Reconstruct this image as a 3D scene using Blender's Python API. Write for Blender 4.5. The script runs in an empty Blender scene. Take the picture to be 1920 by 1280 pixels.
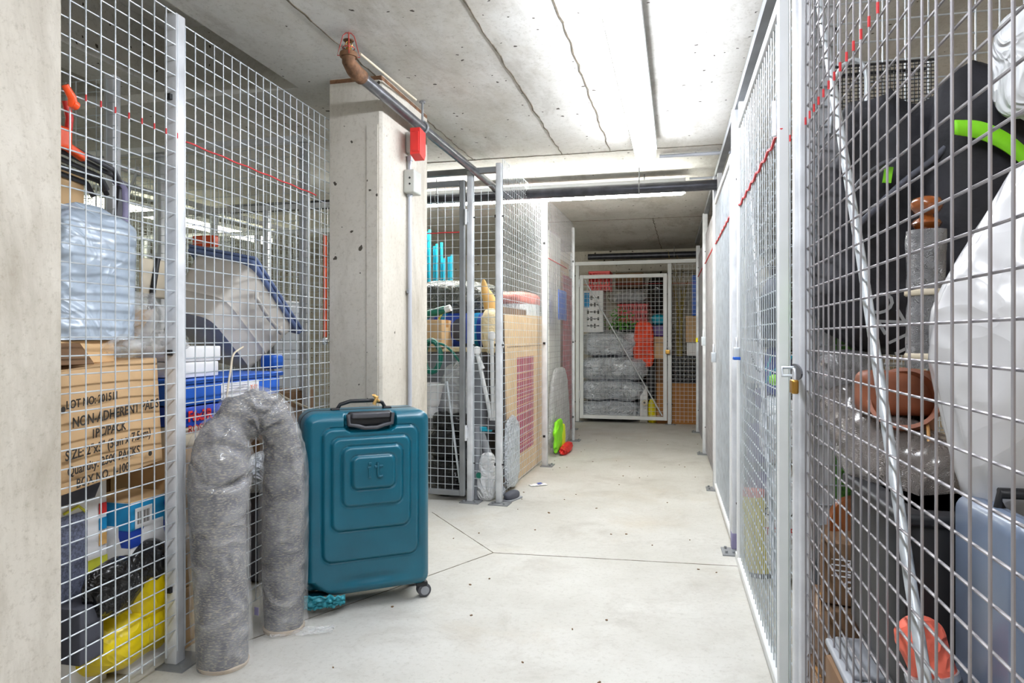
import bpy, math, random
from mathutils import Vector, Matrix, noise

S = bpy.context.scene
COL = S.collection
random.seed(7)

# ------------------------------------------------------------------ camera, world, lights, exposure
CAM_H = 1.07
F_PX = 1280.0
HORIZON = 632.0
cam_data = bpy.data.cameras.new('camera')
cam_data.lens = 24.0
cam_data.sensor_width = 36.0
cam_data.shift_y = -8.0 / 1920.0
cam_data.clip_start = 0.02
cam = bpy.data.objects.new('camera', cam_data)
cam.location = (0, 0, CAM_H)
cam.rotation_euler = (math.radians(90), 0, 0)
COL.objects.link(cam)
S.camera = cam

w = bpy.data.worlds.new('world')
S.world = w
w.use_nodes = True
w.node_tree.nodes['Background'].inputs[0].default_value = (0.9, 0.95, 1.0, 1)
w.node_tree.nodes['Background'].inputs[1].default_value = 0.3

S.view_settings.view_transform = 'Standard'
S.view_settings.look = 'None'
S.view_settings.exposure = 0.38
S.view_settings.gamma = 1.0
S.view_settings.use_curve_mapping = False
try:
    S.cycles.max_bounces = 10
    S.cycles.diffuse_bounces = 6
    S.cycles.glossy_bounces = 4
    S.cycles.transparent_max_bounces = 24
    S.cycles.transmission_bounces = 6
    S.cycles.sample_clamp_indirect = 6
    S.cycles.caustics_reflective = False
    S.cycles.caustics_refractive = False
    S.cycles.use_denoising = True
    S.cycles.use_adaptive_sampling = True
    S.cycles.adaptive_threshold = 0.02
except Exception:
    pass

TUBE_STRENGTH = 40.0        # corridor fluorescent fittings
AISLE_STRENGTH = 16.0
CROSS_STRENGTH = 52.0       # fittings over the neighbouring aisle

# corridor axes: U runs down the corridor, V across it to the right
YAW = -math.radians(13.67)
UX, UY = 0.2364, 0.9717
def st(s, t, z=0.0):
    return Vector((UX * s + UY * t, UY * s - UX * t, z))

# ------------------------------------------------------------------ materials
MATS = {}
def srgb(h):
    if isinstance(h, str):
        h = h.lstrip('#')
        c = [int(h[i:i + 2], 16) / 255 for i in (0, 2, 4)]
    else:
        c = list(h)
    return tuple((x / 12.92 if x <= .04045 else ((x + .055) / 1.055) ** 2.4) for x in c) + (1,)

def new_mat(name):
    m = bpy.data.materials.new(name)
    m.use_nodes = True
    nt = m.node_tree
    return m, nt, nt.nodes['Principled BSDF']

def N(nt, typ, **kw):
    n = nt.nodes.new(typ)
    for k, v in kw.items():
        if k.startswith('i_'):
            n.inputs[k[2:].replace('_', ' ')].default_value = v
        else:
            setattr(n, k, v)
    return n

def mixcol(nt, fac, a, b):
    n = nt.nodes.new('ShaderNodeMix')
    n.data_type = 'RGBA'
    for sock, val in ((n.inputs[0], fac), (n.inputs[6], a), (n.inputs[7], b)):
        if hasattr(val, 'is_linked'):
            nt.links.new(val, sock)
        else:
            sock.default_value = val
    return n.outputs[2]

def ramp(nt, src, p0, p1, c0=(0, 0, 0, 1), c1=(1, 1, 1, 1)):
    r = nt.nodes.new('ShaderNodeValToRGB')
    r.color_ramp.elements[0].position = p0
    r.color_ramp.elements[1].position = p1
    r.color_ramp.elements[0].color = c0
    r.color_ramp.elements[1].color = c1
    nt.links.new(src, r.inputs[0])
    return r.outputs[0]

def mat(name, col, rough=.6, metal=0., var=.12, vscale=6., bump=0., bscale=60., coat=0., crumple=0., cscale=9., spec=.5, alpha=1., trans=0., weave=0., wscale=300., fleck=None):
    if name in MATS:
        return MATS[name]
    m, nt, b = new_mat(name)
    c = srgb(col)
    L = nt.links
    tc = N(nt, 'ShaderNodeTexCoord')
    nz = N(nt, 'ShaderNodeTexNoise', i_Scale=vscale, i_Detail=5.)
    L.new(tc.outputs['Object'], nz.inputs['Vector'])
    dk = tuple(x * (1 - var * 2) for x in c[:3]) + (1,)
    lt = tuple(min(1, x * (1 + var)) for x in c[:3]) + (1,)
    co = ramp(nt, nz.outputs[0], .3, .7, dk, lt)
    if fleck:
        n2 = N(nt, 'ShaderNodeTexNoise', i_Scale=fleck[1], i_Detail=6.)
        mp = N(nt, 'ShaderNodeMapping')
        mp.inputs['Scale'].default_value = fleck[2] if len(fleck) > 2 else (1, 1, 1)
        L.new(tc.outputs['Object'], mp.inputs[0]); L.new(mp.outputs[0], n2.inputs['Vector'])
        f = ramp(nt, n2.outputs[0], .5, .62)
        co = mixcol(nt, f, co, srgb(fleck[0]))
    L.new(co, b.inputs['Base Color'])
    b.inputs['Roughness'].default_value = rough
    b.inputs['Metallic'].default_value = metal
    b.inputs['Coat Weight'].default_value = coat
    b.inputs['Coat Roughness'].default_value = .15
    b.inputs['Specular IOR Level'].default_value = spec
    b.inputs['Alpha'].default_value = alpha
    b.inputs['Transmission Weight'].default_value = trans
    h = None
    if bump:
        n3 = N(nt, 'ShaderNodeTexNoise', i_Scale=bscale, i_Detail=4.)
        L.new(tc.outputs['Object'], n3.inputs['Vector'])
        h = N(nt, 'ShaderNodeBump', i_Strength=bump, i_Distance=.01)
        L.new(n3.outputs[0], h.inputs['Height'])
    if crumple:
        n4 = N(nt, 'ShaderNodeTexNoise', i_Scale=cscale, i_Detail=2., i_Distortion=1.2)
        L.new(tc.outputs['Object'], n4.inputs['Vector'])
        v = N(nt, 'ShaderNodeTexVoronoi', i_Scale=cscale * 1.3)
        mx = mixcol(nt, .35, tc.outputs['Object'], n4.outputs[1])
        L.new(mx, v.inputs['Vector'])
        hb = N(nt, 'ShaderNodeBump', i_Strength=crumple, i_Distance=.03)
        L.new(v.outputs['Distance'], hb.inputs['Height'])
        if h: L.new(h.outputs[0], hb.inputs['Normal'])
        h = hb
    if weave:
        wv = N(nt, 'ShaderNodeTexWave', i_Scale=wscale, i_Distortion=1.5, i_Detail=2.)
        wv.bands_direction = 'Z'
        L.new(tc.outputs['Object'], wv.inputs['Vector'])
        hb = N(nt, 'ShaderNodeBump', i_Strength=weave, i_Distance=.004)
        L.new(wv.outputs[1], hb.inputs['Height'])
        if h: L.new(h.outputs[0], hb.inputs['Normal'])
        h = hb
    if h:
        L.new(h.outputs[0], b.inputs['Normal'])
    MATS[name] = m
    return m

def emit(name, col, strength):
    m, nt, b = new_mat(name)
    b.inputs['Base Color'].default_value = srgb(col)
    b.inputs['Emission Color'].default_value = srgb(col)
    b.inputs['Emission Strength'].default_value = strength
    MATS[name] = m
    return m

def concrete(name, base, dark, lightc, pores=.5, stain=.5, board=None, brown=None, rough=.85, speck=True):
    m, nt, b = new_mat(name)
    L = nt.links
    tc = N(nt, 'ShaderNodeTexCoord')
    O = tc.outputs['Object']
    n1 = N(nt, 'ShaderNodeTexNoise', i_Scale=1.7, i_Detail=8., i_Roughness=.65)
    L.new(O, n1.inputs['Vector'])
    co = ramp(nt, n1.outputs[0], .35, .68, srgb(base), srgb(lightc))
    # large stains, stretched along the boards
    mp = N(nt, 'ShaderNodeMapping')
    mp.inputs['Scale'].default_value = board or (1, 1, 1)
    L.new(O, mp.inputs[0])
    n2 = N(nt, 'ShaderNodeTexNoise', i_Scale=2.6, i_Detail=9., i_Roughness=.72, i_Distortion=.4)
    L.new(mp.outputs[0], n2.inputs['Vector'])
    f = ramp(nt, n2.outputs[0], .52, .72)
    mf = N(nt, 'ShaderNodeMath', operation='MULTIPLY'); mf.inputs[1].default_value = stain
    L.new(f, mf.inputs[0])
    co = mixcol(nt, mf.outputs[0], co, srgb(dark))
    if brown:
        n5 = N(nt, 'ShaderNodeTexNoise', i_Scale=1.1, i_Detail=7., i_Roughness=.7)
        mp5 = N(nt, 'ShaderNodeMapping'); mp5.inputs['Location'].default_value = (3.3, 7.7, 1.1)
        L.new(mp.outputs[0], mp5.inputs[0]); L.new(mp5.outputs[0], n5.inputs['Vector'])
        f5 = ramp(nt, n5.outputs[0], .55, .75)
        m5 = N(nt, 'ShaderNodeMath', operation='MULTIPLY'); m5.inputs[1].default_value = .6
        L.new(f5, m5.inputs[0])
        co = mixcol(nt, m5.outputs[0], co, srgb(brown))
    # fine speckle
    n3 = N(nt, 'ShaderNodeTexNoise', i_Scale=48., i_Detail=8., i_Roughness=.85)
    L.new(O, n3.inputs['Vector'])
    if speck:
        f3 = ramp(nt, n3.outputs[0], .52, .68)
        m3 = N(nt, 'ShaderNodeMath', operation='MULTIPLY'); m3.inputs[1].default_value = .6
        L.new(f3, m3.inputs[0])
        co = mixcol(nt, m3.outputs[0], co, srgb(dark))
    # pores
    hb0 = None
    if pores:
        vo = N(nt, 'ShaderNodeTexVoronoi', i_Scale=24.)
        nd = N(nt, 'ShaderNodeTexNoise', i_Scale=30., i_Detail=3.)
        L.new(O, nd.inputs['Vector'])
        mxv = mixcol(nt, .03, O, nd.outputs[1])
        L.new(mxv, vo.inputs['Vector'])
        sep = N(nt, 'ShaderNodeSeparateColor')
        L.new(vo.outputs['Color'], sep.inputs[0])
        r1 = N(nt, 'ShaderNodeMath', operation='MULTIPLY'); r1.inputs[1].default_value = .24 * pores
        pw = N(nt, 'ShaderNodeMath', operation='POWER'); pw.inputs[1].default_value = 5.
        L.new(sep.outputs[0], pw.inputs[0]); L.new(pw.outputs[0], r1.inputs[0])
        lt = N(nt, 'ShaderNodeMath', operation='LESS_THAN')
        L.new(vo.outputs['Distance'], lt.inputs[0]); L.new(r1.outputs[0], lt.inputs[1])
        co = mixcol(nt, lt.outputs[0], co, srgb('#4a443c'))
        hb0 = N(nt, 'ShaderNodeBump', i_Strength=.8, i_Distance=.004, invert=True)
        L.new(lt.outputs[0], hb0.inputs['Height'])
    L.new(co, b.inputs['Base Color'])
    b.inputs['Roughness'].default_value = rough
    hb = N(nt, 'ShaderNodeBump', i_Strength=.35, i_Distance=.006)
    L.new(n2.outputs[0], hb.inputs['Height'])
    if hb0: L.new(hb0.outputs[0], hb.inputs['Normal'])
    L.new(hb.outputs[0], b.inputs['Normal'])
    MATS[name] = m
    return m

def film(name, col='#ffffff', haze=.25, rough=.12, crumple=.6, cscale=10.):
    """clear plastic film: mostly see-through, a bit milky, shiny wrinkles"""
    if name in MATS: return MATS[name]
    m, nt, b = new_mat(name)
    L = nt.links
    b.inputs['Base Color'].default_value = srgb(col)
    b.inputs['Roughness'].default_value = rough
    b.inputs['Coat Weight'].default_value = 1.
    tc = N(nt, 'ShaderNodeTexCoord')
    n = N(nt, 'ShaderNodeTexNoise', i_Scale=cscale, i_Detail=3., i_Distortion=1.5)
    L.new(tc.outputs['Object'], n.inputs['Vector'])
    bp = N(nt, 'ShaderNodeBump', i_Strength=crumple, i_Distance=.03)
    L.new(n.outputs[0], bp.inputs['Height']); L.new(bp.outputs[0], b.inputs['Normal'])
    f = ramp(nt, n.outputs[0], .35, .75, (haze * .6,) * 3 + (1,), (min(1, haze * 1.8),) * 3 + (1,))
    L.new(f, b.inputs['Alpha'])
    MATS[name] = m
    return m

M = {}
M['floor'] = concrete('floor_concrete', '#b4b2ab', '#918b82', '#c6c5c0', pores=.12, stain=.55, brown='#b1a796', rough=.55)
M['ceil'] = concrete('ceiling_concrete', '#c3c1bb', '#8a8478', '#d9d8d4', pores=.9, stain=.75, board=(1, .35, 1), brown='#a39880')
M['colm'] = concrete('column_concrete', '#beb8ac', '#8c8373', '#d2cdc3', pores=1.3, stain=.75, board=(1, 1, .25), brown='#a09480')
M['wall'] = concrete('wall_concrete', '#b39f84', '#8d7a60', '#c3b196', pores=.6, stain=.5)
M['galv'] = mat('galvanised_wire', '#cdd4da', rough=.38, metal=.35, var=.1, vscale=14)
M['galv_shaded'] = mat('galvanised_shaded', '#a29fa3', rough=.45, metal=.5, var=.12, vscale=10)  # same wire as galv, with the backlit shade put into its colour
M['post'] = mat('galvanised_post', '#d6d9de', rough=.42, metal=.15, var=.12, vscale=9)
M['rail'] = mat('grey_steel', '#8d9093', rough=.5, metal=.4)
M['white_metal'] = mat('white_painted_metal', '#dfe1e2', rough=.4, var=.04)
M['pipe'] = mat('dark_pipe', '#4a4b52', rough=.35, metal=.6, var=.15, vscale=20)
M['spipe'] = mat('sprinkler_pipe', '#73757c', rough=.3, metal=.75, var=.2, vscale=16)
M['rust'] = mat('rusty_iron', '#7d5a40', rough=.75, metal=.2, var=.3, vscale=30, bump=.3)
M['redwire'] = mat('red_coated_wire', '#b5453c', rough=.45)
M['red'] = mat('red_plastic', '#d62f2b', rough=.4, var=.05)
M['redpaint'] = mat('red_spray_paint', '#c9353a', rough=.6)
M['brass'] = mat('brass', '#c79a4d', rough=.3, metal=.9)
M['black'] = mat('black_plastic', '#1b1c20', rough=.45, var=.1)
M['blackfab'] = mat('black_fabric', '#1d1d24', rough=.75, var=.25, vscale=14, bump=.3, bscale=40)
M['blackbag'] = mat('black_bin_liner', '#121214', rough=.22, var=.1, crumple=.9, cscale=14, coat=.5)
M['card'] = mat('cardboard', '#c8a67c', rough=.8, var=.07, vscale=3, bump=.08, bscale=30)
M['card2'] = mat('pale_cardboard', '#d8b689', rough=.8, var=.06, vscale=3)
M['cardbrown'] = mat('brown_cardboard', '#a87440', rough=.8, var=.08, vscale=3)
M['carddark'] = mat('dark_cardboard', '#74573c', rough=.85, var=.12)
M['tape'] = mat('packing_tape', '#c08f58', rough=.2, coat=.7)
M['ink'] = mat('black_ink', '#2a241f', rough=.7)
M['white'] = mat('white_paper', '#e9e9ea', rough=.6, var=.03)
M['whitebag'] = mat('white_plastic_bag', '#e3e5e8', rough=.35, var=.05, crumple=.7, cscale=9, coat=.3)
M['silverbag'] = mat('grey_plastic_wrap', '#ccd1da', rough=.28, var=.12, crumple=.9, cscale=10, coat=.6)
M['bluebag'] = mat('pale_blue_plastic', '#b4c3d4', rough=.25, var=.06, crumple=.5, cscale=6, coat=.5)
M['yellowbag'] = mat('yellow_plastic_bag', '#efd510', rough=.32, var=.06, crumple=.35, cscale=7, coat=.3)
M['film'] = film('clear_film', haze=.3)
M['filmthin'] = film('clear_film_thin', haze=.16, cscale=7)
M['teal'] = mat('teal_shell', '#075c72', rough=.36, var=.10, vscale=5, bump=.06, bscale=700, coat=.15)
M['teal_light'] = mat('torn_teal_plastic', '#2f93a3', rough=.5, bump=.5, bscale=25)
M['dkgrey'] = mat('dark_grey_plastic', '#46474d', rough=.5)
M['grey'] = mat('grey_plastic', '#8d9096', rough=.5, var=.06)
M['greytub'] = mat('warm_grey_tub', '#c9c3ba', rough=.45, var=.05)
M['bluelid'] = mat('slate_blue_lid', '#66779f', rough=.45)
M['blue'] = mat('blue_plastic', '#1f5fc4', rough=.4)
M['navy'] = mat('navy_print', '#1a2a86', rough=.45)
M['bluebox'] = mat('light_blue_print', '#1f8fc6', rough=.45)
M['royal'] = mat('royal_blue_print', '#1c44b0', rough=.45)
M['orange'] = mat('orange_plastic', '#f0501a', rough=.4)
M['orangered'] = mat('orange_red_fabric', '#f04a22', rough=.6, crumple=.5)
M['coral'] = mat('coral_fabric', '#f7735c', rough=.6, crumple=.4)
M['silver'] = mat('silver_reflective', '#c4c8cc', rough=.3, metal=.5)
M['lime'] = mat('lime_fabric', '#86dc1c', rough=.6)
M['hiyellow'] = mat('hi_vis_yellow', '#d9ee20', rough=.6)
M['green'] = mat('green_hose', '#13705f', rough=.4)
M['grass'] = mat('artificial_grass', '#4f8a2f', rough=.9, var=.3, vscale=120, bump=1., bscale=300)
M['leaf'] = mat('leaf_green', '#5fa53a', rough=.6)
M['cyan'] = mat('cyan_plastic', '#19a7c4', rough=.4)
M['tarp'] = mat('grey_green_tarp', '#6f726c', rough=.35, var=.3, vscale=18, crumple=.9, cscale=12, coat=.3)
M['cream'] = mat('cream_plastic', '#d8ccb4', rough=.5)
M['creamcloth'] = mat('cream_cloth', '#e2cfa6', rough=.6, crumple=.3)
M['tan'] = mat('tan_foam', '#e3b36a', rough=.7)
M['salmon'] = mat('salmon_print', '#d8796b', rough=.6)
M['magenta'] = mat('magenta_print', '#a3174a', rough=.7, var=.15, vscale=60)
M['pink'] = mat('red_pink_cloth', '#b34e58', rough=.7, var=.2, vscale=10)
M['whitebrick'] = mat('white_textured_sheet', '#d5d6d8', rough=.6, var=.1, vscale=12, crumple=.6, cscale=16)
M['wood'] = mat('varnished_wood', '#8a4a1e', rough=.2, var=.2, vscale=15, coat=.8)
M['terra'] = mat('terracotta', '#93563a', rough=.55, var=.15)
M['bubble'] = mat('bubble_wrap', '#c3c3c6', rough=.15, var=.15, vscale=20, coat=.8, crumple=1., cscale=45)
M['bubblebrown'] = mat('bubble_wrap_over_brown', '#b8aea8', rough=.2, var=.2, vscale=9, coat=.7, crumple=.9, cscale=40)
M['whitesack'] = mat('white_film_sack', '#d2d2d4', rough=.25, var=.06, crumple=.35, cscale=4, coat=.6)
M['purple'] = mat('purple_plastic', '#5b3a86', rough=.4)
M['lav'] = mat('lavender_grey', '#8b86a8', rough=.5)
M['yellow'] = mat('yellow_foam', '#e2d21e', rough=.6, var=.06)
M['yellowpl'] = mat('yellow_plastic', '#f0e010', rough=.35)
M['slate'] = mat('slate_grey_fabric', '#4b4d58', rough=.7)
M['rollfab'] = mat('woven_roll_fabric', '#454856', rough=.55, var=.2, vscale=9, coat=.3, fleck=('#8a8377', 90., (1, 1, 3.5)), weave=.5, wscale=80., bump=.15, bscale=120)
M['rollend'] = mat('roll_end_beige', '#b3a28c', rough=.8)
M['branch'] = mat('branch_bark', '#8a7a3c', rough=.8, var=.25)
M['conduit'] = mat('conduit_grey', '#b9bdc6', rough=.4, metal=.2, var=.05)
M['boxgrey'] = mat('junction_box_grey', '#b7b9b4', rough=.5, var=.06)
M['navysuit'] = mat('navy_shell', '#1c2733', rough=.35, coat=.4)
M['steelblue'] = mat('steel_blue_case', '#6f7d94', rough=.4, coat=.4)
M['joint'] = mat('joint_dirt', '#6b6254', rough=.9, var=.2, vscale=30)
M['boardteal'] = mat('marbled_board', '#a9bfb8', rough=.6, var=.15, vscale=5, fleck=('#cda39a', 7.))
M['sheet'] = mat('white_sheet', '#dfe0dc', rough=.7, var=.06)
M['orangepr'] = mat('orange_print', '#e8641f', rough=.5)
M['yellowpr'] = mat('yellow_print', '#dfe04a', rough=.5)
M['redpr'] = mat('red_print', '#c02a26', rough=.5)
M['speaker'] = mat('blue_grey_grille', '#6c7288', rough=.5, var=.3, vscale=160)
M['tube'] = emit('lit_diffuser', '#f4f8ff', TUBE_STRENGTH)
M['tube2'] = emit('lit_diffuser_aisle', '#f6f6d8', AISLE_STRENGTH)
M['tube3'] = emit('lit_diffuser_cross', '#fbfbf2', CROSS_STRENGTH)

# ------------------------------------------------------------------ mesh builder
I3 = Matrix.Identity(3)
def rot(x=0, y=0, z=0):
    return Matrix.Rotation(math.radians(z), 3, 'Z') @ Matrix.Rotation(math.radians(y), 3, 'Y') @ Matrix.Rotation(math.radians(x), 3, 'X')

class MB:
    def __init__(s):
        s.v, s.f, s.mi, s.cur = [], [], [], 0
    def add(s, vs, fs):
        k = len(s.v)
        s.v += [tuple(v) for v in vs]
        s.f += [tuple(i + k for i in f) for f in fs]
        s.mi += [s.cur] * len(fs)
        return s
    def box(s, c, size, R=I3):
        c = Vector(c); hx, hy, hz = size[0] / 2, size[1] / 2, size[2] / 2
        vs = [c + R @ Vector((x * hx, y * hy, z * hz)) for z in (-1, 1) for y in (-1, 1) for x in (-1, 1)]
        return s.add(vs, [(0, 2, 3, 1), (4, 5, 7, 6), (0, 1, 5, 4), (2, 6, 7, 3), (0, 4, 6, 2), (1, 3, 7, 5)])
    def rbox(s, c, size, r=.01, R=I3, seg=3, bulge=0., bulgez=0.):
        """box with rounded edges: a stack of rounded-rectangle rings along z"""
        c = Vector(c); hx, hy, hz = size[0] / 2, size[1] / 2, size[2] / 2
        r = min(r, hx * .98, hy * .98, hz * .98)
        rings = []
        prof = [(r * (1 - math.cos(math.pi / 2 * i / seg)), -hz + r * (1 - math.sin(math.pi / 2 * i / seg))) for i in range(seg, -1, -1)]
        prof = [(r - r * math.sin(math.pi / 2 * i / seg), -hz + r - r * math.cos(math.pi / 2 * i / seg)) for i in range(seg + 1)]
        mid = 5
        zs = prof + [(0, -hz + r + (2 * hz - 2 * r) * i / mid) for i in range(1, mid)] + [(p, -z) for p, z in reversed(prof)]
        out, n = [], 4 * (seg + 1) + 8
        for ins, z in zs:
            ring = []
            rr = max(r - ins, r * .15) if ins else r
            bx = hx - ins; by = hy - ins
            for q, (sx, sy) in enumerate(((1, 1), (-1, 1), (-1, -1), (1, -1))):
                for i in range(seg + 1):
                    a = math.pi / 2 * (q + i / seg)
                    x = sx * (bx - rr) + rr * math.cos(a); y = sy * (by - rr) + rr * math.sin(a)
                    ring.append((x, y))
                # two extra points on the following straight side for bulging
                nx, ny = ((-1, 1), (-1, -1), (1, -1), (1, 1))[q]
                x0, y0 = ring[-1]; a = math.pi / 2 * (q + 1)
                x1 = nx * (bx - rr) + rr * math.cos(a); y1 = ny * (by - rr) + rr * math.sin(a)
                for k in (1 / 3, 2 / 3):
                    ring.append((x0 + (x1 - x0) * k, y0 + (y1 - y0) * k))
            bf = bulge * (1 - (z / hz) ** 2)
            rg = []
            for x, y in ring:
                k = (1 - (x / hx) ** 2) if abs(x) < hx - r - 1e-6 or abs(y) > abs(x) * hy / hx else (1 - (y / hy) ** 2)
                k = max(0, k)
                d = Vector((x, y)).normalized() * bf * k
                rg.append(c + R @ Vector((x + d.x, y + d.y, z)))
            out.append(rg)
        n = len(out[0])
        vs = [p for rg in out for p in rg]
        fs = [(i * n + j, i * n + (j + 1) % n, (i + 1) * n + (j + 1) % n, (i + 1) * n + j) for i in range(len(out) - 1) for j in range(n)]
        fs.append(tuple(reversed(range(n)))); fs.append(tuple((len(out) - 1) * n + j for j in range(n)))
        return s.add(vs, fs)
    def cyl(s, p0, p1, r, r1=None, n=10, cap=True):
        p0, p1 = Vector(p0), Vector(p1)
        r1 = r if r1 is None else r1
        d = (p1 - p0).normalized()
        a = d.orthogonal().normalized(); b = d.cross(a)
        vs = []
        for p, rr in ((p0, r), (p1, r1)):
            for i in range(n):
                t = 2 * math.pi * i / n
                vs.append(p + (a * math.cos(t) + b * math.sin(t)) * rr)
        fs = [(i, (i + 1) % n, n + (i + 1) % n, n + i) for i in range(n)]
        if cap:
            fs += [tuple(reversed(range(n))), tuple(range(n, 2 * n))]
        return s.add(vs, fs)
    def path(s, pts, r, n=8, closed=False, rad=None, wob=None):
        pts = [Vector(p) for p in pts]
        m = len(pts)
        T = []
        for i in range(m):
            if closed: t = pts[(i + 1) % m] - pts[i - 1]
            else: t = pts[min(i + 1, m - 1)] - pts[max(i - 1, 0)]
            T.append(t.normalized())
        a = T[0].orthogonal().normalized()
        vs = []
        for i in range(m):
            a = (a - T[i] * a.dot(T[i])).normalized(); b = T[i].cross(a)
            rr = rad(i / (m - 1)) if rad else r
            for j in range(n):
                th = 2 * math.pi * j / n
                q = rr * (wob(i / (m - 1), th, pts[i]) if wob else 1)
                vs.append(pts[i] + (a * math.cos(th) + b * math.sin(th)) * q)
        fs = []
        for i in range(m if closed else m - 1):
            for j in range(n):
                k = (i + 1) % m
                fs.append((i * n + j, i * n + (j + 1) % n, k * n + (j + 1) % n, k * n + j))
        if not closed:
            fs += [tuple(reversed(range(n))), tuple((m - 1) * n + j for j in range(n))]
        return s.add(vs, fs)
    def lathe(s, prof, c=(0, 0, 0), n=24, R=I3, a0=0, a1=360):
        c = Vector(c); m = len(prof); full = abs(a1 - a0) >= 360
        k = n if full else n + 1
        vs = []
        for r, z in prof:
            for j in range(k):
                t = math.radians(a0 + (a1 - a0) * j / n)
                vs.append(c + R @ Vector((r * math.cos(t), r * math.sin(t), z)))
        fs = []
        for i in range(m - 1):
            for j in range(n):
                j2 = (j + 1) % k
                fs.append((i * k + j, i * k + j2, (i + 1) * k + j2, (i + 1) * k + j))
        if full:
            if prof[0][0] > 1e-5: fs.append(tuple(reversed(range(k))))
            if prof[-1][0] > 1e-5: fs.append(tuple((m - 1) * k + j for j in range(k)))
        return s.add(vs, fs)
    def grid(s, fn, nu, nv):
        vs = [fn(i / nu, j / nv) for i in range(nu + 1) for j in range(nv + 1)]
        fs = [(i * (nv + 1) + j, (i + 1) * (nv + 1) + j, (i + 1) * (nv + 1) + j + 1, i * (nv + 1) + j + 1) for i in range(nu) for j in range(nv)]
        return s.add(vs, fs)
    def prism(s, poly, y0, y1, R=I3, c=(0, 0, 0)):
        """polygon in xz, extruded along y"""
        c = Vector(c); n = len(poly)
        vs = [c + R @ Vector((x, y, z)) for y in (y0, y1) for x, z in poly]
        fs = [tuple(range(n)), tuple(reversed(range(n, 2 * n)))] + [(j, n + j, n + (j + 1) % n, (j + 1) % n) for j in range(n)]
        return s.add(vs, fs)
    def blob(s, size, seed=0, amp=.05, fs=3., e=.6, wr=.03, ws=9., c=(0, 0, 0), R=I3, nu=56, nv=34, flat=True, pinch=None, taper=0.):
        """a filled bag: superellipsoid with folds and wrinkles, base at z=0"""
        w, d, h = size; c = Vector(c)
        off = Vector((seed * 3.17, seed * 1.71, seed * .77))
        def sp(x, p): return math.copysign(abs(x) ** p, x)
        vs = []
        for i in range(nu):
            th = 2 * math.pi * i / nu
            for j in range(1, nv):
                ph = -math.pi / 2 + math.pi * j / nv
                x = sp(math.cos(ph), e) * sp(math.cos(th), e)
                y = sp(math.cos(ph), e) * sp(math.sin(th), e)
                z = sp(math.sin(ph), e)
                q = Vector((x, y, z))
                P = Vector((x * w, y * d, z * h)) * .5
                n1 = noise.noise(P * fs + off)
                rd = 1 - abs(noise.noise(P * ws + off * 2 + Vector((n1, n1, 0)))) * 2
                k = 1 + amp * n1 * 2 + wr * (rd - .5)
                tp = 1 - taper * (z * .5 + .5)
                P = Vector((P.x * k * tp, P.y * k * tp, P.z * (1 + (k - 1) * .8)))
                if pinch:
                    t = max(0, z - .55) / .45
                    P.x *= 1 - pinch * t; P.y *= 1 - pinch * t
                P.z += h / 2
                if flat and P.z < 0: P.z = 0
                vs.append(c + R @ P)
        m = nv - 1
        fcs = [(i * m + j, ((i + 1) % nu) * m + j, ((i + 1) % nu) * m + j + 1, i * m + j + 1) for i in range(nu) for j in range(m - 1)]
        k0 = len(vs)
        vs += [c + R @ Vector((0, 0, 0)), c + R @ Vector((0, 0, h * (1 + amp * .2)))]
        for i in range(nu):
            i2 = (i + 1) % nu
            fcs.append((i2 * m, i * m, k0)); fcs.append((i * m + m - 1, i2 * m + m - 1, k0 + 1))
        return s.add(vs, fcs)
    def build(s, name, mats, parent=None, smooth=None, loc=None, yaw=None, label=None, solid=0.):
        me = bpy.data.meshes.new(name)
        me.from_pydata(s.v, [], s.f)
        for m in (mats if isinstance(mats, (list, tuple)) else [mats]):
            me.materials.append(m)
        if len(me.materials) > 1:
            me.polygons.foreach_set('material_index', s.mi)
        if smooth:
            me.polygons.foreach_set('use_smooth', [True] * len(me.polygons))
            if smooth < 180: me.set_sharp_from_angle(angle=math.radians(smooth))
        me.update()
        o = bpy.data.objects.new(name, me)
        COL.objects.link(o)
        if parent: o.parent = parent
        if loc is not None: o.location = loc
        if yaw is not None: o.rotation_euler = (0, 0, yaw)
        if label: o['label'] = label
        if solid:
            md = o.modifiers.new('thickness', 'SOLIDIFY'); md.thickness = solid; md.offset = 0
        return o

def thing(name, label, cat, loc=(0, 0, 0), yaw=0., group=None):
    o = bpy.data.objects.new(name, None)
    COL.objects.link(o)
    o.empty_display_size = .1
    o.location = loc; o.rotation_euler = (0, 0, yaw)
    o['label'] = label; o['category'] = cat
    if group: o['group'] = group
    return o
def tag(o, label, cat, group=None):
    o['label'] = label; o['category'] = cat
    if group: o['group'] = group
    return o
def struct(o):
    o['kind'] = 'structure'
    return o
def copy_thing(o, loc, yaw, label, group=None):
    r = o.copy(); COL.objects.link(r); r.location = loc; r.rotation_euler = (0, 0, yaw); r['label'] = label
    if group: r['group'] = group
    for ch in list(o.children):
        c = ch.copy(); COL.objects.link(c); c.parent = r
        for g in list(ch.children):
            d = g.copy(); COL.objects.link(d); d.parent = c
    return r

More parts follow.
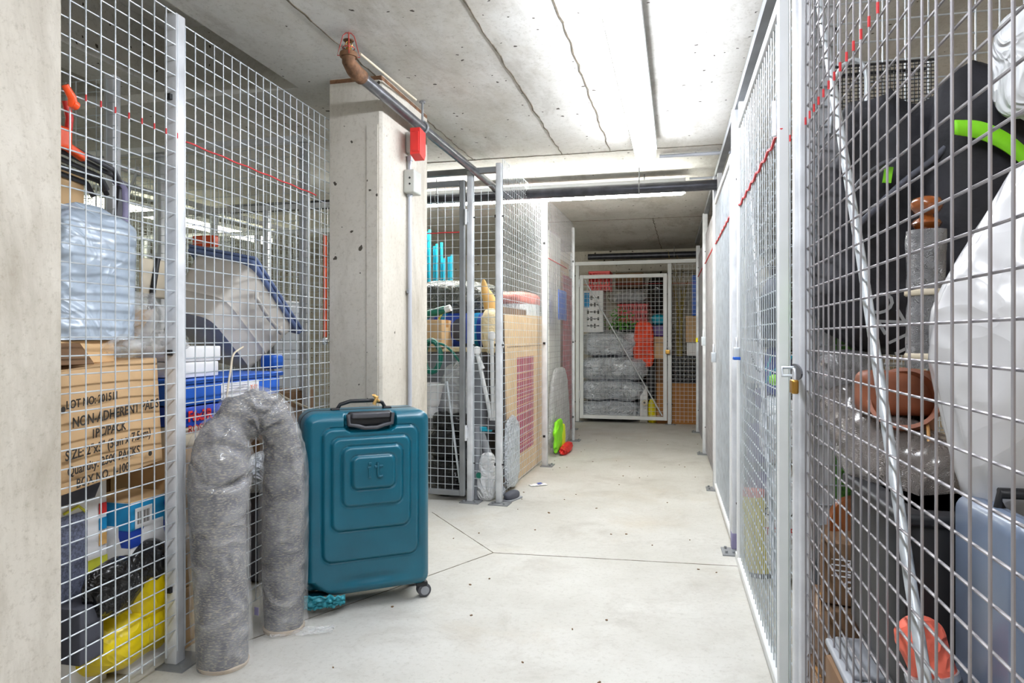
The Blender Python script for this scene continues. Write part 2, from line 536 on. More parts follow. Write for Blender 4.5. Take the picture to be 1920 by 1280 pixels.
def text(body, size, parent, m, loc, R=None, align='LEFT', name='lettering', shear=0., bold=0., squeeze=1., thick=.0004):
    cu = bpy.data.curves.new(name, 'FONT')
    cu.body = body; cu.size = size; cu.align_x = align; cu.shear = shear; cu.offset = bold; cu.extrude = thick
    cu.resolution_u = 3
    o = bpy.data.objects.new(name, cu)
    me = bpy.data.meshes.new_from_object(o)
    bpy.data.objects.remove(o)
    me.materials.clear(); me.materials.append(m)
    # text lies in xy; stand it up so it faces -y
    Q = Matrix.Rotation(math.radians(90), 3, 'X')
    if R is not None: Q = R @ Q
    L = Vector(loc)
    for v in me.vertices:
        v.co = L + Q @ Vector((v.co.x * squeeze, v.co.y, v.co.z))
    ob = bpy.data.objects.new(name, me)
    COL.objects.link(ob); ob.parent = parent
    return ob

class Frame:
    """a vertical reference plane in the place: a runs along it to the viewer's right, b goes behind it"""
    def __init__(s, o, ang):
        s.o = Vector(o).to_2d(); s.yaw = math.radians(ang)
        s.a = Vector((math.cos(s.yaw), math.sin(s.yaw))); s.n = Vector((-s.a.y, s.a.x))
    def at(s, px, py, b=0.):
        d = Vector(((px - 960) / F_PX, 1.))
        t = (b + s.n.dot(s.o)) / s.n.dot(d)
        p = d * t
        return s.a.dot(p - s.o), CAM_H - (py - HORIZON) / F_PX * t
    def P(s, a, b, z=0.):
        p = s.o + s.a * a + s.n * b
        return Vector((p.x, p.y, z))
    def thing(s, name, label, cat, a, b, z=0., yaw=0., group=None):
        return thing(name, label, cat, s.P(a, b, z), s.yaw + math.radians(yaw), group)

LF = Frame((-1.584, 0), math.degrees(math.atan2(1, .222)))
RF = Frame((.34, 0), math.degrees(math.atan2(-1, -.2285)))
MS = Frame((-.068, 4.376), math.degrees(math.atan2(1, .262)))
MF = Frame((-.068, 4.376), -16.)
EF = Frame((.833, 8.67), math.degrees(math.atan2(-.37, 1.424)))
CF = Frame((-.602, 3.148), math.degrees(math.atan2(.972, .2334)))
def rp(Y):   # cross partition of the right-hand cages starting on the fence at depth Y
    return Frame((.34 + .2285 * Y, Y), math.degrees(math.atan2(-.2285, 1)))
R1, R2, R3 = rp(1.72), rp(3.22), rp(4.85)

# ------------------------------------------------------------------ the shell
mb = MB(); mb.box((-2.9, 3.6, -.06), (10.4, 13.4, .12))
struct(mb.build('floor', M['floor'], yaw=YAW))
mb = MB()
H = 2.28
def slab(t0, t1, s0, s1, z0, z1, mb=mb):
    mb.box(((t0 + t1) / 2, (s0 + s1) / 2, (z0 + z1) / 2), (t1 - t0, s1 - s0, z1 - z0))
slab(-1.79, 2.2, -3, 10.2, H, H + .4)
slab(-8, -3.7, -3, 10.2, H, H + .4)
slab(-3.7, -1.79, -3, -.5, H, H + .4)
slab(-3.7, -1.79, 2.98, 10.2, H, H + .4)
slab(-3.7, -1.79, -.5, 2.98, H + .36, H + .4)
struct(mb.build('ceiling', M['ceil'], yaw=YAW))
mb = MB(); slab(-2.8, -2.55, -.5, 2.98, H + .05, H + .36, mb)
struct(mb.build('trim_5', M['ceil'], yaw=YAW))
for nm, t0, t1, s0, s1 in (('wall_right', 1.62, 1.8, -3, 10.2), ('wall_left', -8, -7.8, -3, 10.2), ('wall_back', -7.8, 1.62, 9.62, 9.8), ('wall_rear', -7.8, 1.62, -3, -2.8)):
    mb = MB(); slab(t0, t1, s0, s1, 0, H, mb)
    struct(mb.build(nm, M['wall'] if nm == 'wall_right' else M['colm'], yaw=YAW))
# board joints of the ceiling: thin raised cement fins
def fin(name, pts, wdt=.006, z=H, m='joint', dz=-.003, jit=.006):
    mb = MB()
    P = []
    for (a, b) in zip(pts[:-1], pts[1:]):
        a, b = Vector(a), Vector(b)
        n = max(2, int((b - a).length / .06))
        for i in range(n):
            q = a.lerp(b, i / n)
            P.append(Vector((q.x + random.uniform(-jit, jit), q.y + random.uniform(-jit, jit), z)))
    P.append(Vector((pts[-1][0], pts[-1][1], z)))
    for p, q in zip(P[:-1], P[1:]):
        d = (q - p); L = d.length; a = math.degrees(math.atan2(d.y, d.x))
        mb.box((p + q) / 2, (L + .002, wdt * random.uniform(.5, 1.3), abs(dz) * 2), rot(z=a))
    return struct(mb.build(name, M[m], yaw=YAW))
for i, t in enumerate((-.43, -.746, -1.36)):
    fin('trim_%d' % (10 + i), [(t, -1.5), (t, 4.47)])
fin('trim_13', [(-2.2, 4.47), (1.2, 4.47)])
fin('trim_14', [(-1.5, 7.08), (1.2, 7.08)])
fin('trim_15', [(-.25, 7.08), (-.22, 9.6)])
# saw cuts in the floor
def w2l(x, y):   # world to hall coordinates (t, s)
    return (UY * x - UX * y, UX * x + UY * y)
A, B, Cc, D = w2l(-.093, 3.39), w2l(1.06, 3.19), w2l(-.489, 4.175), w2l(-1.12, 2.19)
for i, seg in enumerate(((A, B), (A, Cc), (A, D))):
    fin('trim_%d' % (20 + i), seg, wdt=.004, z=.0, dz=.0012, jit=.0008)

def column(name, x, y, L, W, ang, zt=H, band=True):
    """right-hand corner nearest the corridor at x, y; runs L back along the corridor, W to the left"""
    mb = MB(); c = .012
    poly = [(-W, 0), (-c, 0), (0, c), (0, L), (-W, L)]
    n = len(poly)
    nz = 24
    vs = [Vector((px, py, zt * k / nz)) for k in range(nz + 1) for px, py in poly]
    fs = [(k * n + j, k * n + (j + 1) % n, (k + 1) * n + (j + 1) % n, (k + 1) * n + j) for k in range(nz) for j in range(n)]
    mb.add(vs, fs)
    mb.box((-.045, -.002, zt * .45), (.055, .006, zt * .9))
    o = mb.build(name, M['colm'], loc=(x, y, 0), yaw=math.radians(ang))
    return struct(o)
column('wall_pillar_middle', -.602, 3.148, .59, .262, -13.6)
column('wall_pillar_near', -1.165 - .1376, 1.765 - .573, .588, .3, -13.5)
mb = MB(); slab(-2.45, -1.79, 2.98, 3.6, H - .1, H - .002, mb)
# rough rusty band where the pillar meets the ceiling
mb = MB(); mb.rbox((-.131, .295, H - .012), (.264, .592, .022), r=.004)
struct(mb.build('trim_30', M['rust'], loc=(-.602, 3.148, 0), yaw=math.radians(-13.6)))

# ------------------------------------------------------------------ fluorescent fittings
def light_fitting(label, s0, s1, t, zb, m, wdt=.13, group=None, along='s'):
    L = abs(s1 - s0)
    if along == 's': p = st((s0 + s1) / 2, t); yw = YAW + math.pi / 2
    else: p = st(t, (s0 + s1) / 2); yw = YAW
    root = thing('fluorescent_light', label, 'light', (p.x, p.y, zb), yw, group)
    mb = MB(); mb.rbox((0, 0, .083), (L, wdt * 1.04, .045), r=.006); mb.build('housing', M['white_metal'], root, 30)
    mb = MB(); mb.rbox((0, 0, .03), (L - .012, wdt * .92, .06), r=.02); mb.build('diffuser', m, root, 40)
    for sx in (-1, 1):
        mb = MB()
        for k in range(5):
            mb.box((sx * (L / 2 + .001), 0, .012 + k * .010), (.006, wdt * .84, .0035))
        mb.rbox((sx * (L / 2 - .002), 0, .095), (.008, wdt * .86, .03), r=.003)
        mb.build('end_louvre', M['white_metal'], root)
    for x in (-L * .38, L * .38):
        mb = MB(); mb.cyl((x, 0, .1), (x, 0, H - zb), .004)
        mb.build('hanger', M['rail'], root)
    return root
light_fitting('long lit fluorescent strip running along the corridor ceiling', 1.78, 4.22, -.19, 2.14, M['tube'])
light_fitting('added unseen fluorescent fill strip behind the first one, over the corridor start', -1.2, 1.2, -.19, 2.14, M['tube'])  # unseen strip behind the camera, added as fill light
light_fitting('lit fluorescent strip across the corridor behind the dark pipe', -2.4, .05, 5.16, 2.12, M['tube3'], along='t')
light_fitting('lit fluorescent strip over the neighbouring aisle behind the left cages', .5, 3., -5.2, 2.14, M['tube2'])
light_fitting('lit fluorescent strip over the far end of the neighbouring aisle', 4.5, 7., -4.6, 2.14, M['tube2'])
# small yellow maker's marks on the crosswise housing
for t, lab in ((-.32, 'right'), (-1.35, 'left')):
    mb = MB(); p = st(5.097, t, 2.205); mb.cyl(p, p + Vector((-UX * .002, -UY * .002, 0)), .012, n=16)
    tag(mb.build('round_sticker', M['yellowpr'], smooth=30), 'small round yellow sticker on the ' + lab + ' part of the crosswise light housing', 'sticker')

# ------------------------------------------------------------------ pipes
def transverse_pipe(label, s, t0, t1, z, r, m, hang=()):
    root = thing('ceiling_pipe', label, 'pipe', st(s, t0, z), YAW)
    mb = MB(); mb.cyl((0, 0, 0), (t1 - t0, 0, 0), r, n=20); mb.build('pipe_run', m, root, 40)
    for h in hang:
        mb = MB(); x = h - t0
        mb.cyl((x, 0, r), (x, 0, H - z), .004)
        mb.path([(x, math.sin(a) * (r + .002), math.cos(a) * (r + .002)) for a in [math.pi * 2 * i / 20 for i in range(20)]], .004, closed=True)
        mb.build('hanger', M['rail'], root)
    return root
transverse_pipe('thick dark pipe crossing the corridor under the crosswise light', 4.95, -3.6, .28, 2.13, .037, M['pipe'], (-.27, -1.8))
transverse_pipe('dark pipe along the back beam above the end cage', 9.35, -1.2, 1.4, 2.17, .04, M['pipe'], (-.05,))
transverse_pipe('thin grey conduit on the ceiling right of the corridor light end', 4.62, -.12, 1.5, 2.265, .012, M['conduit'])
transverse_pipe('thin grey conduit run above the thick dark pipe', 5.12, .08, .6, 2.22, .008, M['conduit'])

p0, p1 = Vector((-.635, 2.756, 2.142)), Vector((-.116, 4.93, 2.142))
root = thing('sprinkler_pipe', 'dark steel sprinkler pipe with rusty elbow crossing from pillar to thick pipe', 'pipe', p0)
d = p1 - p0
mb = MB(); mb.cyl((0, 0, 0), d, .0245, n=24); mb.cyl(d * .99, d + Vector((.03, .12, -.02)), .03, n=20); mb.build('pipe_run', M['spipe'], root, 40)
mb = MB()
u = d.normalized()
mb.path([u * .06, u * .02, u * -.01 + Vector((0, 0, .004)), Vector((-.012, -.052, .020)), Vector((-.012, -.052, .050))], .03, n=18, rad=lambda t: .031 if t < .7 else .027)
mb.lathe([(0, 0), (.034, 0), (.036, .008), (.034, .018), (.02, .02)], (-.012, -.052, .036), 18)
mb.build('elbow', M['rust'], root, 50)
q = d * .34
mb = MB(); mb.cyl(q + Vector((0, 0, .03)), q + Vector((0, 0, H - 2.142)), .006)
mb.lathe([(0, 0), (.014, 0), (.014, .008), (0, .008)], q + Vector((0, 0, .028)), 6); mb.lathe([(0, 0), (.016, 0), (.016, .008), (0, .008)], q + Vector((0, 0, H - 2.142 - .012)), 6)
a = u.orthogonal().normalized(); b_ = u.cross(a)
mb.path([q + (a * math.cos(k * math.pi / 10) + b_ * math.sin(k * math.pi / 10)) * .029 for k in range(20)], .007, closed=True)
mb.build('pipe_hanger', M['rail'], root, 30)
q2 = d * .10
mb = MB(); mb.cyl(Vector((.015, .03, .085)), d * .30 + Vector((0.0, 0, .112)), .005, n=8); mb.build('brace_rod', M['cream'], root)

root = thing('fire_sprinkler', 'brass sprinkler head inside a red wire guard on the pipe end', 'sprinkler', (-.647, 2.704, 2.202))
mb = MB(); mb.lathe([(0, 0), (.012, 0), (.012, .012), (.006, .014), (.006, .03), (0, .03)], n=12)
for sx in (-1, 1): mb.path([(sx * .008, 0, .012), (sx * .014, 0, .026), (sx * .006, 0, .04)], .002, n=6)
mb.build('frame', M['brass'], root, 30)
mb = MB(); mb.lathe([(0, .040), (.02, .040), (.022, .043), (0, .044)], n=16); mb.build('deflector', M['rust'], root, 30)
mb = MB()
def loop(pts, r=.0022): mb.path(pts, r, n=6, closed=True)
for ang in (0, 90):
    R = rot(z=ang + 15)
    loop([R @ Vector(p) for p in ((-.044, 0, -.020), (.044, 0, -.020), (.034, 0, .015), (.022, 0, .060), (.010, 0, .072), (-.010, 0, .072), (-.022, 0, .060), (-.034, 0, .015))])
for z, rr in ((-.016, .03), (.012, .024)):
    loop([(math.cos(k * math.pi / 8) * rr, math.sin(k * math.pi / 8) * rr, z) for k in range(16)])
mb.build('wire_guard', M['redwire'], root, 60)

# ------------------------------------------------------------------ things on the pillar
a, z = CF.at(765, 270, 0)
root = CF.thing('junction_box', 'round-fronted grey junction box behind the red alarm sounder on pillar', 'junction box', a, -.03, z)
mb = MB(); mb.rbox((0, 0, 0), (.085, .056, .105), r=.01); mb.build('body', M['boxgrey'], root, 40)
mb = MB(); mb.lathe([(.018, 0), (.018, .003), (.015, .003), (.015, 0)], (0, -.028, 0), 20, rot(x=90)); mb.build('knockout', M['grey'], root, 30)
a, z = CF.at(786, 272, -.08)
root = CF.thing('fire_alarm_sounder', 'red wedge-shaped fire alarm sounder high on the pillar', 'alarm', a - .02, -.058, z)
mb = MB(); mb.prism([(-.045, -.06), (.02, -.078), (.035, -.05), (.035, .06), (-.045, .068)], -.05, 0); mb.build('body', M['red'], root)
mb = MB(); mb.prism([(-.047, -.05), (-.047, .05), (-.055, .045), (-.055, -.045)], -.046, -.01); mb.build('lens', M['red'], root)
mb = MB()
for k in range(3): mb.box((.036, -.015 - k * .01, .0), (.002, .004, .03))
mb.build('sound_slot', M['black'], root)
a, z = CF.at(770, 343, -.02)
root = CF.thing('switch_box', 'long grey metal switch box under the alarm on pillar', 'switch box', a, -.03, z)
mb = MB(); mb.rbox((0, 0, 0), (.10, .058, .115), r=.007); mb.build('body', M['boxgrey'], root, 40)
for zz in (.015, -.015):
    mb = MB(); mb.cyl((-.052, -.005, zz), (-.049, -.005, zz), .005); mb.build('screw', M['black'], root)
a, _ = CF.at(768, 600, -.015)
root = CF.thing('conduit', 'slim grey vertical conduit running down the pillar to the floor box', 'conduit', a, -.016, 0)
mb = MB(); mb.cyl((0, 0, .02), (0, 0, 1.80), .0105, n=14); mb.cyl((0, 0, 1.86), (0, 0, 1.98), .0105, n=14)
for zz in (1.79, 1.90, 1.97): mb.cyl((0, 0, zz - .012), (0, 0, zz + .012), .015, n=14)
mb.build('pipe_run', M['conduit'], root, 40)
for zz in (.62, 1.3):
    mb = MB(); mb.box((0, .004, zz), (.05, .006, .018)); mb.build('clip', M['rail'], root)
a, z = CF.at(781, 969, -.03)
root = CF.thing('outlet_box', 'small grey box low on the pillar beside the suitcase', 'outlet box', a, -.028, z)
mb = MB(); mb.rbox((0, 0, 0), (.075, .054, .11), r=.006); mb.build('body', M['boxgrey'], root, 40)
mb = MB(); mb.rbox((-.0, -.028, 0), (.05, .006, .08), r=.003); mb.build('cover', M['grey'], root, 40)

# ------------------------------------------------------------------ wire mesh fences
WR = .0021
def wires(mb, L, z0, z1, pitch=.05, r=WR, x0=0., flip=1, n=6, jig=.0, red=None):
    k = int(round(L / pitch))
    for i in range(k + 1):
        x = x0 + L * i / k
        mb.cyl((x + random.uniform(-jig, jig), -r * flip, z0), (x + random.uniform(-jig, jig), -r * flip, z1), r, n=n, cap=False)
    if red:
        mb.cur = 1
        for i in range(k + 1):
            x = x0 + L * i / k
            mb.cyl((x, -r * flip, red - .009), (x, -r * flip, red + .009), r + .0006, n=6)
        mb.cur = 0
    k2 = int(round((z1 - z0) / pitch))
    for i in range(k2 + 1):
        z = z1 - i * pitch
        if z < z0 - .001: break
        mb.cyl((x0, r * flip, z + random.uniform(-jig, jig)), (x0 + L, r * flip, z + random.uniform(-jig, jig)), r, n=n, cap=False)
    return mb
def post_part(root, x, y, h, m='post', w_=.045, d_=.045, foot=True, bolts=True):
    mb = MB(); mb.rbox((x, y, h / 2 + .003), (w_, d_, h - .006), r=.004, seg=2)
    o = mb.build('post', M[m], root, 40)
    if foot:
        mb = MB(); mb.box((x + .01, y - .02, .003), (.13, .10, .006))
        for sx in (-.03, .045): mb.cyl((x + sx, y - .05, .006), (x + sx, y - .05, .018), .007, n=6)
        mb.build('foot_plate', M['rail'], o)
    if bolts:
        for zz in (.25, 1.02, 1.85):
            mb = MB(); mb.cyl((x - w_ / 2 - .014, y + .0, zz), (x + w_ / 2 + .014, y + .0, zz), .005, n=6)
            mb.box((x - w_ / 2 - .006, y, zz), (.012, .018, .018))
            mb.build('bolt', M['black'], o)
    return o
def redmarks(root, L, z, pitch=.05, x0=0., line=False, wig=.004, r=None):
    mb = MB(); k = int(round(L / pitch))
    if line:
        pts = []
        for i in range(k * 3 + 1):
            pts.append((x0 + L * i / (k * 3), -.007, z + wig * math.sin(i * .7)))
        mb.path(pts, r or .003, n=6)
    else:
        for i in range(k + 1):
            x = x0 + L * i / k
            mb.cyl((x, -WR, z - .008), (x, -WR, z + .008), WR + .0007, n=6)
    return mb.build('red_string' if line else 'red_string', M['redpaint'], root)

def panel(F, a0, a1, z0, z1, label, name='wire_mesh_panel', cat='mesh panel', m='galv', group=None, b=0., red=None, r=None):
    root = F.thing(name, label, cat, a0, b, 0, group=group)
    wires(MB(), a1 - a0, z0, z1, red=red, r=r or WR).build('wire_mesh', [M[m], M['redpaint']], root)
    return root, a1 - a0

# left row
aL0 = LF.at(117, 600)[0] - .03; aP0 = LF.at(330, 600)[0]; aP1 = LF.at(346, 600)[0]; aC = LF.at(614, 600)[0]
root, L = panel(LF, aL0, aP0 + .004, .05, 2.12, 'galvanised wire mesh panel between the near pillar and the white post', red=1.725)
root, L = panel(LF, aP1, aC + .02, .05, 2.10, 'galvanised wire mesh panel behind the suitcase, from white post to middle pillar')
redmarks(root, L * .86, 1.715, line=True, wig=.0015, r=.0028)
root = LF.thing('fence_post', 'square galvanised steel post between the two left mesh panels', 'post', (aP0 + aP1) / 2, .02, 0)
post_part(root, 0, 0, 2.125)
a, z = LF.at(128, 178, -.01)
root = LF.thing('wire_hook', 'orange plastic hook clipped high on the near left mesh', 'hook', a, -.012, z)
mb = MB(); mb.path([(.012, 0, -.024), (.004, -.006, -.006), (-.016, -.004, .02)], .01, n=10, rad=lambda t: .013 - .004 * t); mb.cyl((.005, -.004, -.02), (.02, -.004, -.024), .012, n=12)
mb.build('clip_body', M['orange'], root, 60)
mb = MB(); mb.path([(.012, .002, -.02), (.02, .010, -.005), (.012, .014, .01)], .003, n=6); mb.build('clip_jaw', M['orange'], root, 60)

# cross partitions inside the left block
def far_panel(p, q, z1, label, rail=True, posts=(), m='galv', z0=.05, zr=None, diag=False):
    p, q = Vector(p), Vector(q)
    yaw = math.atan2(q.y - p.y, q.x - p.x); L = (q - p).length
    root = thing('cage_partition', label, 'mesh panel', (p.x, p.y, 0), yaw)
    wires(MB(), L, z0, z1, n=4).build('wire_mesh', M[m], root)
    if rail:
        mb = MB(); mb.box((L / 2, 0, (zr or z1) + .0), (L, .035, .035)); mb.build('top_rail', M['post'], root)
    for x in posts: post_part(root, x, .025, z1 + .02, foot=False, bolts=False)
    if diag:
        mb = MB(); mb.cyl((.05, -.01, z0 + .1), (L * .45, -.01, z1 - .05), .008); mb.build('brace_rod', M['post'], root)
    return root
far_panel((-2.85, 3.12), (-1.66, 2.87), 2.16, 'inner mesh partition behind the pale blue bag in near left cage', rail=False, posts=(1.17,))
far_panel((-3.0, 4.14), (-1.1, 3.68), 2.10, 'mesh partition with top rail seen through the left cages behind the tub', posts=(0.05, 1.0, 1.92), zr=2.14, diag=True)
far_panel((-5.0, 4.62), (-3.1, 4.16), 2.10, 'outer length of the partition behind the left cages', posts=(.9,))
far_panel((-4.6, 5.6), (-1.2, 4.78), 2.0, 'second mesh partition further back behind the left cages', posts=(.6, 1.7, 2.9), diag=True)
far_panel((-5.6, 6.9), (-1.0, 5.8), 2.0, 'third mesh partition far behind the left cages', posts=(.8, 2.2, 3.4))
far_panel((-3.15, 1.0), (-2.3, 4.45), 2.1, 'long mesh partition at the back of the left cages', posts=(1.2, 2.4), m='galv')
far_panel((-2.7, 4.3), (-2.1, 6.9), 2.1, 'lengthwise mesh partition at the back of the middle cage', posts=(1.3,))

# middle cage: door side (MF) and corridor side (MS)
def A(F, px, b=0.): return F.at(px, 632, b)[0]
root = MF.thing('fence_post', 'tall square corner post of the middle cage facing the corridor', 'post', .0, .0, 0)
post_part(root, -.020, .02, 2.19, w_=.036)
xp = (A(MF, 874) + A(MF, 887)) / 2
root = MF.thing('fence_post', 'grey door post beside the corner post of the middle cage', 'post', xp, .02, 0)
post_part(root, 0, 0, 2.15, w_=.038)
x0, x1 = A(MF, 887), -.045
root, L = panel(MF, x0, x1, .08, 2.05, 'narrow mesh strip between the door post and corner post of middle cage', b=.02)
xs, xe = A(MF, 740), A(MF, 872)
root = MF.thing('top_rail', 'grey steel rail across the top of the middle cage door opening', 'rail', xs, .02, 2.15)
mb = MB(); mb.box((-xs / 2 - .02, 0, 0), (-xs, .04, .035)); mb.build('rail_bar', M['rail'], root)

def gate(F, a0, a1, z0, z1, label, brace=None, b=0., m='galv', fm='post', fw=.035, hasp=None, hinges=(), flip=1, red=None):
    root = F.thing('mesh_gate', label, 'gate', a0, b, 0)
    L = a1 - a0
    mb = MB()
    for x in (fw / 2, L - fw / 2): mb.rbox((x, 0, (z0 + z1) / 2), (fw, .03, z1 - z0), r=.003, seg=1)
    for z in (z0 + fw / 2, z1 - fw / 2): mb.rbox((L / 2, 0, z), (L - fw * 2, .03, fw), r=.003, seg=1)
    mb.build('gate_frame', M[fm], root, 30)
    wires(MB(), L - fw * 2, z0 + fw, z1 - fw, x0=fw, red=red).build('wire_mesh', [M[m], M['redpaint']], root)
    if brace:
        mb = MB()
        (xa, za), (xb, zb) = brace
        mb.cyl((xa, .012, za), (xb, .012, zb), .008, n=10); mb.build('brace_rod', M[m], root, 40)
    for x, z in hinges:
        mb = MB(); mb.cyl((x, -.018, z - .05), (x, -.018, z + .05), .008, n=10); mb.box((x, -.012, z), (.035, .004, .07)); mb.build('hinge', M['post'], root, 30)
    if hasp:
        x, z = hasp
        mb = MB(); mb.rbox((x, -.022, z), (.09, .005, .035), r=.004); mb.path([(x + .0, -.02, z - .012), (x, -.045, z - .012), (x, -.045, z + .012), (x, -.02, z + .012)], .004, n=8)
        mb.build('hasp', M['rail'], root, 40)
    return root
zt = MF.at(868, 338, .0)[1]; zb = MF.at(868, 929, .0)[1]
g = gate(MF, xs + .02, xe, zb, zt, 'grey framed mesh gate of the middle cage beside the concrete pillar', brace=((xe - xs - .06, .12), (.35, .78)), hinges=((xe - xs - .01, 1.85), (xe - xs - .01, .45)), fm='rail')
redmarks(g, xe - xs - .05, 1.755, line=True, wig=.001, r=.004)

a1, a2, a3 = A(MS, 1016), A(MS, 1027), A(MS, 1074)
root, L = panel(MS, .03, a1 + .01, .06, 2.22, 'mesh panel on the corridor side of the middle cage, in front of cardboard', r=.0017)
root = MS.thing('fence_post', 'white steel post halfway along the corridor side of middle cages', 'post', (a1 + a2) / 2, .0, 0)
post_part(root, 0, 0, 2.24)
root, L = panel(MS, a2, a3, .06, 2.24, 'bulging mesh panel over the blue patch and pink cloth', m='galv_shaded', r=.0014)
redmarks(root, L * .7, 1.74, line=True, wig=.001, r=.003)
root = MS.thing('fence_post', 'slim end post where the middle cages meet the end cage', 'post', a3 + .03, .0, 0)
post_part(root, 0, 0, 2.2, w_=.03, d_=.03)
pq = MS.P(a3 + .05, 0)
root = thing('fence_post', 'post in the dark gap left of the end gate', 'post', (pq.x + .06, pq.y + .9, 0), YAW)
post_part(root, 0, 0, 2.05, w_=.03, d_=.03)

# end cage
e = lambda px, py, b=0.: EF.at(px, py, b)
xl = A(EF, 1083); xr = A(EF, 1306)
root = EF.thing('top_rail', 'white top rail of the end cage', 'rail', A(EF, 1076), 0, 2.0)
L = xr - A(EF, 1076) + .03
mb = MB(); mb.box((L / 2, 0, 0), (L, .045, .045)); mb.build('rail_bar', M['white_metal'], root)
for px, lab in ((1083, 'left white post of the end cage'), (1255.5, 'white post between end gate and its side panel, with padlock')):
    root = EF.thing('fence_post', lab, 'post', A(EF, px), 0, 0)
    post_part(root, 0, 0, 1.975, m='white_metal', w_=.045, foot=True)
x0, x1 = A(EF, 1088), A(EF, 1251)
z0, z1 = EF.at(1170, 786, -.04)[1], EF.at(1170, 514, -.04)[1]
g = gate(EF, x0, x1, z0, z1, 'white framed mesh gate of the end cage with diagonal brace', b=-.035, brace=((.06, z1 - .06), (x1 - x0 - .06, z0 + .06)), m='post', fm='white_metal', fw=.045, hinges=((0.0, 1.75), (0., .35)))
redmarks(g, x1 - x0 - .06, 1.73, line=True, wig=.001, r=.002)
x0, x1 = A(EF, 1259.5), xr
root, L = panel(EF, x0, x1, .03, 1.96, 'mesh side panel right of the end gate over a brown carton', m='post')
redmarks(root, L, 1.73, line=True, wig=.001, r=.002)
for b_, lab in ((.0, 'x'),):
    p = EF.P(xl - .05, .1); q = EF.P(xl - .05, 1.0)

# right row ---------------------------------------------------------
def aR(px, b=0.): return RF.at(px, 632, b)[0]
p0r, p1r = aR(1305), aR(1500) + .75
root = RF.thing('top_rail', 'long grey square rail just under the ceiling above the right cages', 'rail', p0r, .01, 2.215)
L = 0.3 - p0r
mb = MB(); mb.box((L / 2, 0, 0), (L, .04, .04)); mb.build('rail_bar', M['rail'], root)
for px in (1385, 1345):
    mb = MB(); mb.box((aR(px) - p0r, .005, -.09), (.05, .03, .17)); mb.build('rail_bracket', M['white_metal'], root)
def rpost(px, h, lab, foot=True, w_=.045, m='post'):
    r = RF.thing('fence_post', lab, 'post', aR(px), .0, 0)
    post_part(r, 0, 0, h, w_=w_, m=m, foot=foot)
    return r
rpost(1505.5, 2.2, 'tall post at the far edge of the nearest right gate', w_=.035)
pp = rpost(1380.5, 2.2, 'post beside the second right gate, with purple tape round its foot', w_=.05)
mb = MB(); mb.rbox((0, 0, .06), (.054, .05, .08), r=.004); mb.build('purple_tape', M['lav'], pp, 40)
rpost(1343, 2.2, 'post past the white bags on the right side', w_=.06)
rpost(1322, 2.2, 'far post between the white sheet and the marbled board', w_=.06)
rpost(1309, 2.1, 'last post of the right row near the end cage', w_=.05)
# nearest gate, Y .60 .. 1.70
def gateR(pxfar, Ynear, z0, z1, label, **k):
    a0 = aR(pxfar) ; a1 = -Ynear / .9749
    return gate(RF, a0, a1, z0, z1, label, **k), a0, a1
ax = aR(1509); an = -.55 / .9749; Lg = an - ax
def loc_on(px, py): 
    a, z = RF.at(px, py, 0.); return a - ax, z
g = gate(RF, ax, an, .03, 2.06, 'nearest mesh gate on the right with a bent diagonal brace rod', m='galv_shaded', fm='post', fw=.022, b=-.0,
         brace=None, red=1.60)
p, q = loc_on(1527, 20), loc_on(1715, 1280)
mb = MB(); mb.path([(p[0] - .04, .014, 2.0), (p[0], .014, p[1]), (p[0] * .5 + q[0] * .5 + .01, .014, p[1] * .5 + q[1] * .5), (q[0], .014, q[1]), (q[0] + .22, .014, q[1] - .42)], .0085, n=10)
mb.build('brace_rod', M['galv'], g, 60)
# strip with hasp
x0, x1 = aR(1483), aR(1501)
root, L = panel(RF, x0, x1, .03, 2.12, 'narrow mesh strip between the two near right gates behind the brass padlock', red=1.62)
x1g = aR(1478.5); x0g = aR(1393)
g2 = gate(RF, x0g, x1g, .05, 2.04, 'second mesh gate on the right, in front of the yellow roll', m='galv', fm='white_metal', fw=.028, b=-.012, hinges=((x1g - x0g - .04, 1.7),))
def l2(px, py): 
    a, z = RF.at(px, py, 0.); return a - x0g, z
p, q = l2(1405, 298), l2(1440, 860)
k = (q[1] - p[1]) / (q[0] - p[0])
mb = MB(); mb.path([(p[0] - (1.98 - p[1]) / -k, .012, 1.98), (p[0], .012, p[1]), (q[0], .012, q[1]), (q[0] + (.12 - q[1]) / k, .012, .12)], .008, n=10); mb.build('brace_rod', M['post'], g2, 60)
redmarks(g2, x1g - x0g, 1.66, line=True, wig=.006, r=.0045)
root = RF.thing('bottom_rail', 'pale steel rail along the floor under the second right gate', 'rail', x0g, 0, 0)
mb = MB(); mb.box(((.9 + 0) , 0, .02), (2.2, .03, .035)); mb.build('rail_bar', M['white_metal'], root)
x0, x1 = aR(1383), aR(1392)
root, L = panel(RF, x0, x1, .03, 2.1, 'narrow mesh strip beside the blue-banded padlock')
x0, x1 = aR(1346), aR(1378.5)
g3 = gate(RF, x0, x1, .05, 2.0, 'third mesh gate on the right, in front of the stacked white bags', m='galv', fm='white_metal', fw=.03, b=-.01, brace=((.1, 1.9), (x1 - x0 - .12, .15)))
redmarks(g3, x1 - x0, 1.70, line=True, wig=.005, r=.0045)
x0, x1 = aR(1323.5), aR(1341)
root, L = panel(RF, x0, x1, .05, 2.0, 'mesh panel over the white sheet towards the far end on the right', m='galv_shaded', r=.0013)
redmarks(root, L, 1.73, line=True, wig=.004, r=.004)
x0, x1 = aR(1310), aR(1321)
root, L = panel(RF, x0, x1, .05, 1.98, 'mesh panel over the marbled board at the far right end', m='galv_shaded', r=.0010)
redmarks(root, L, 1.74, line=True, wig=.004, r=.004)

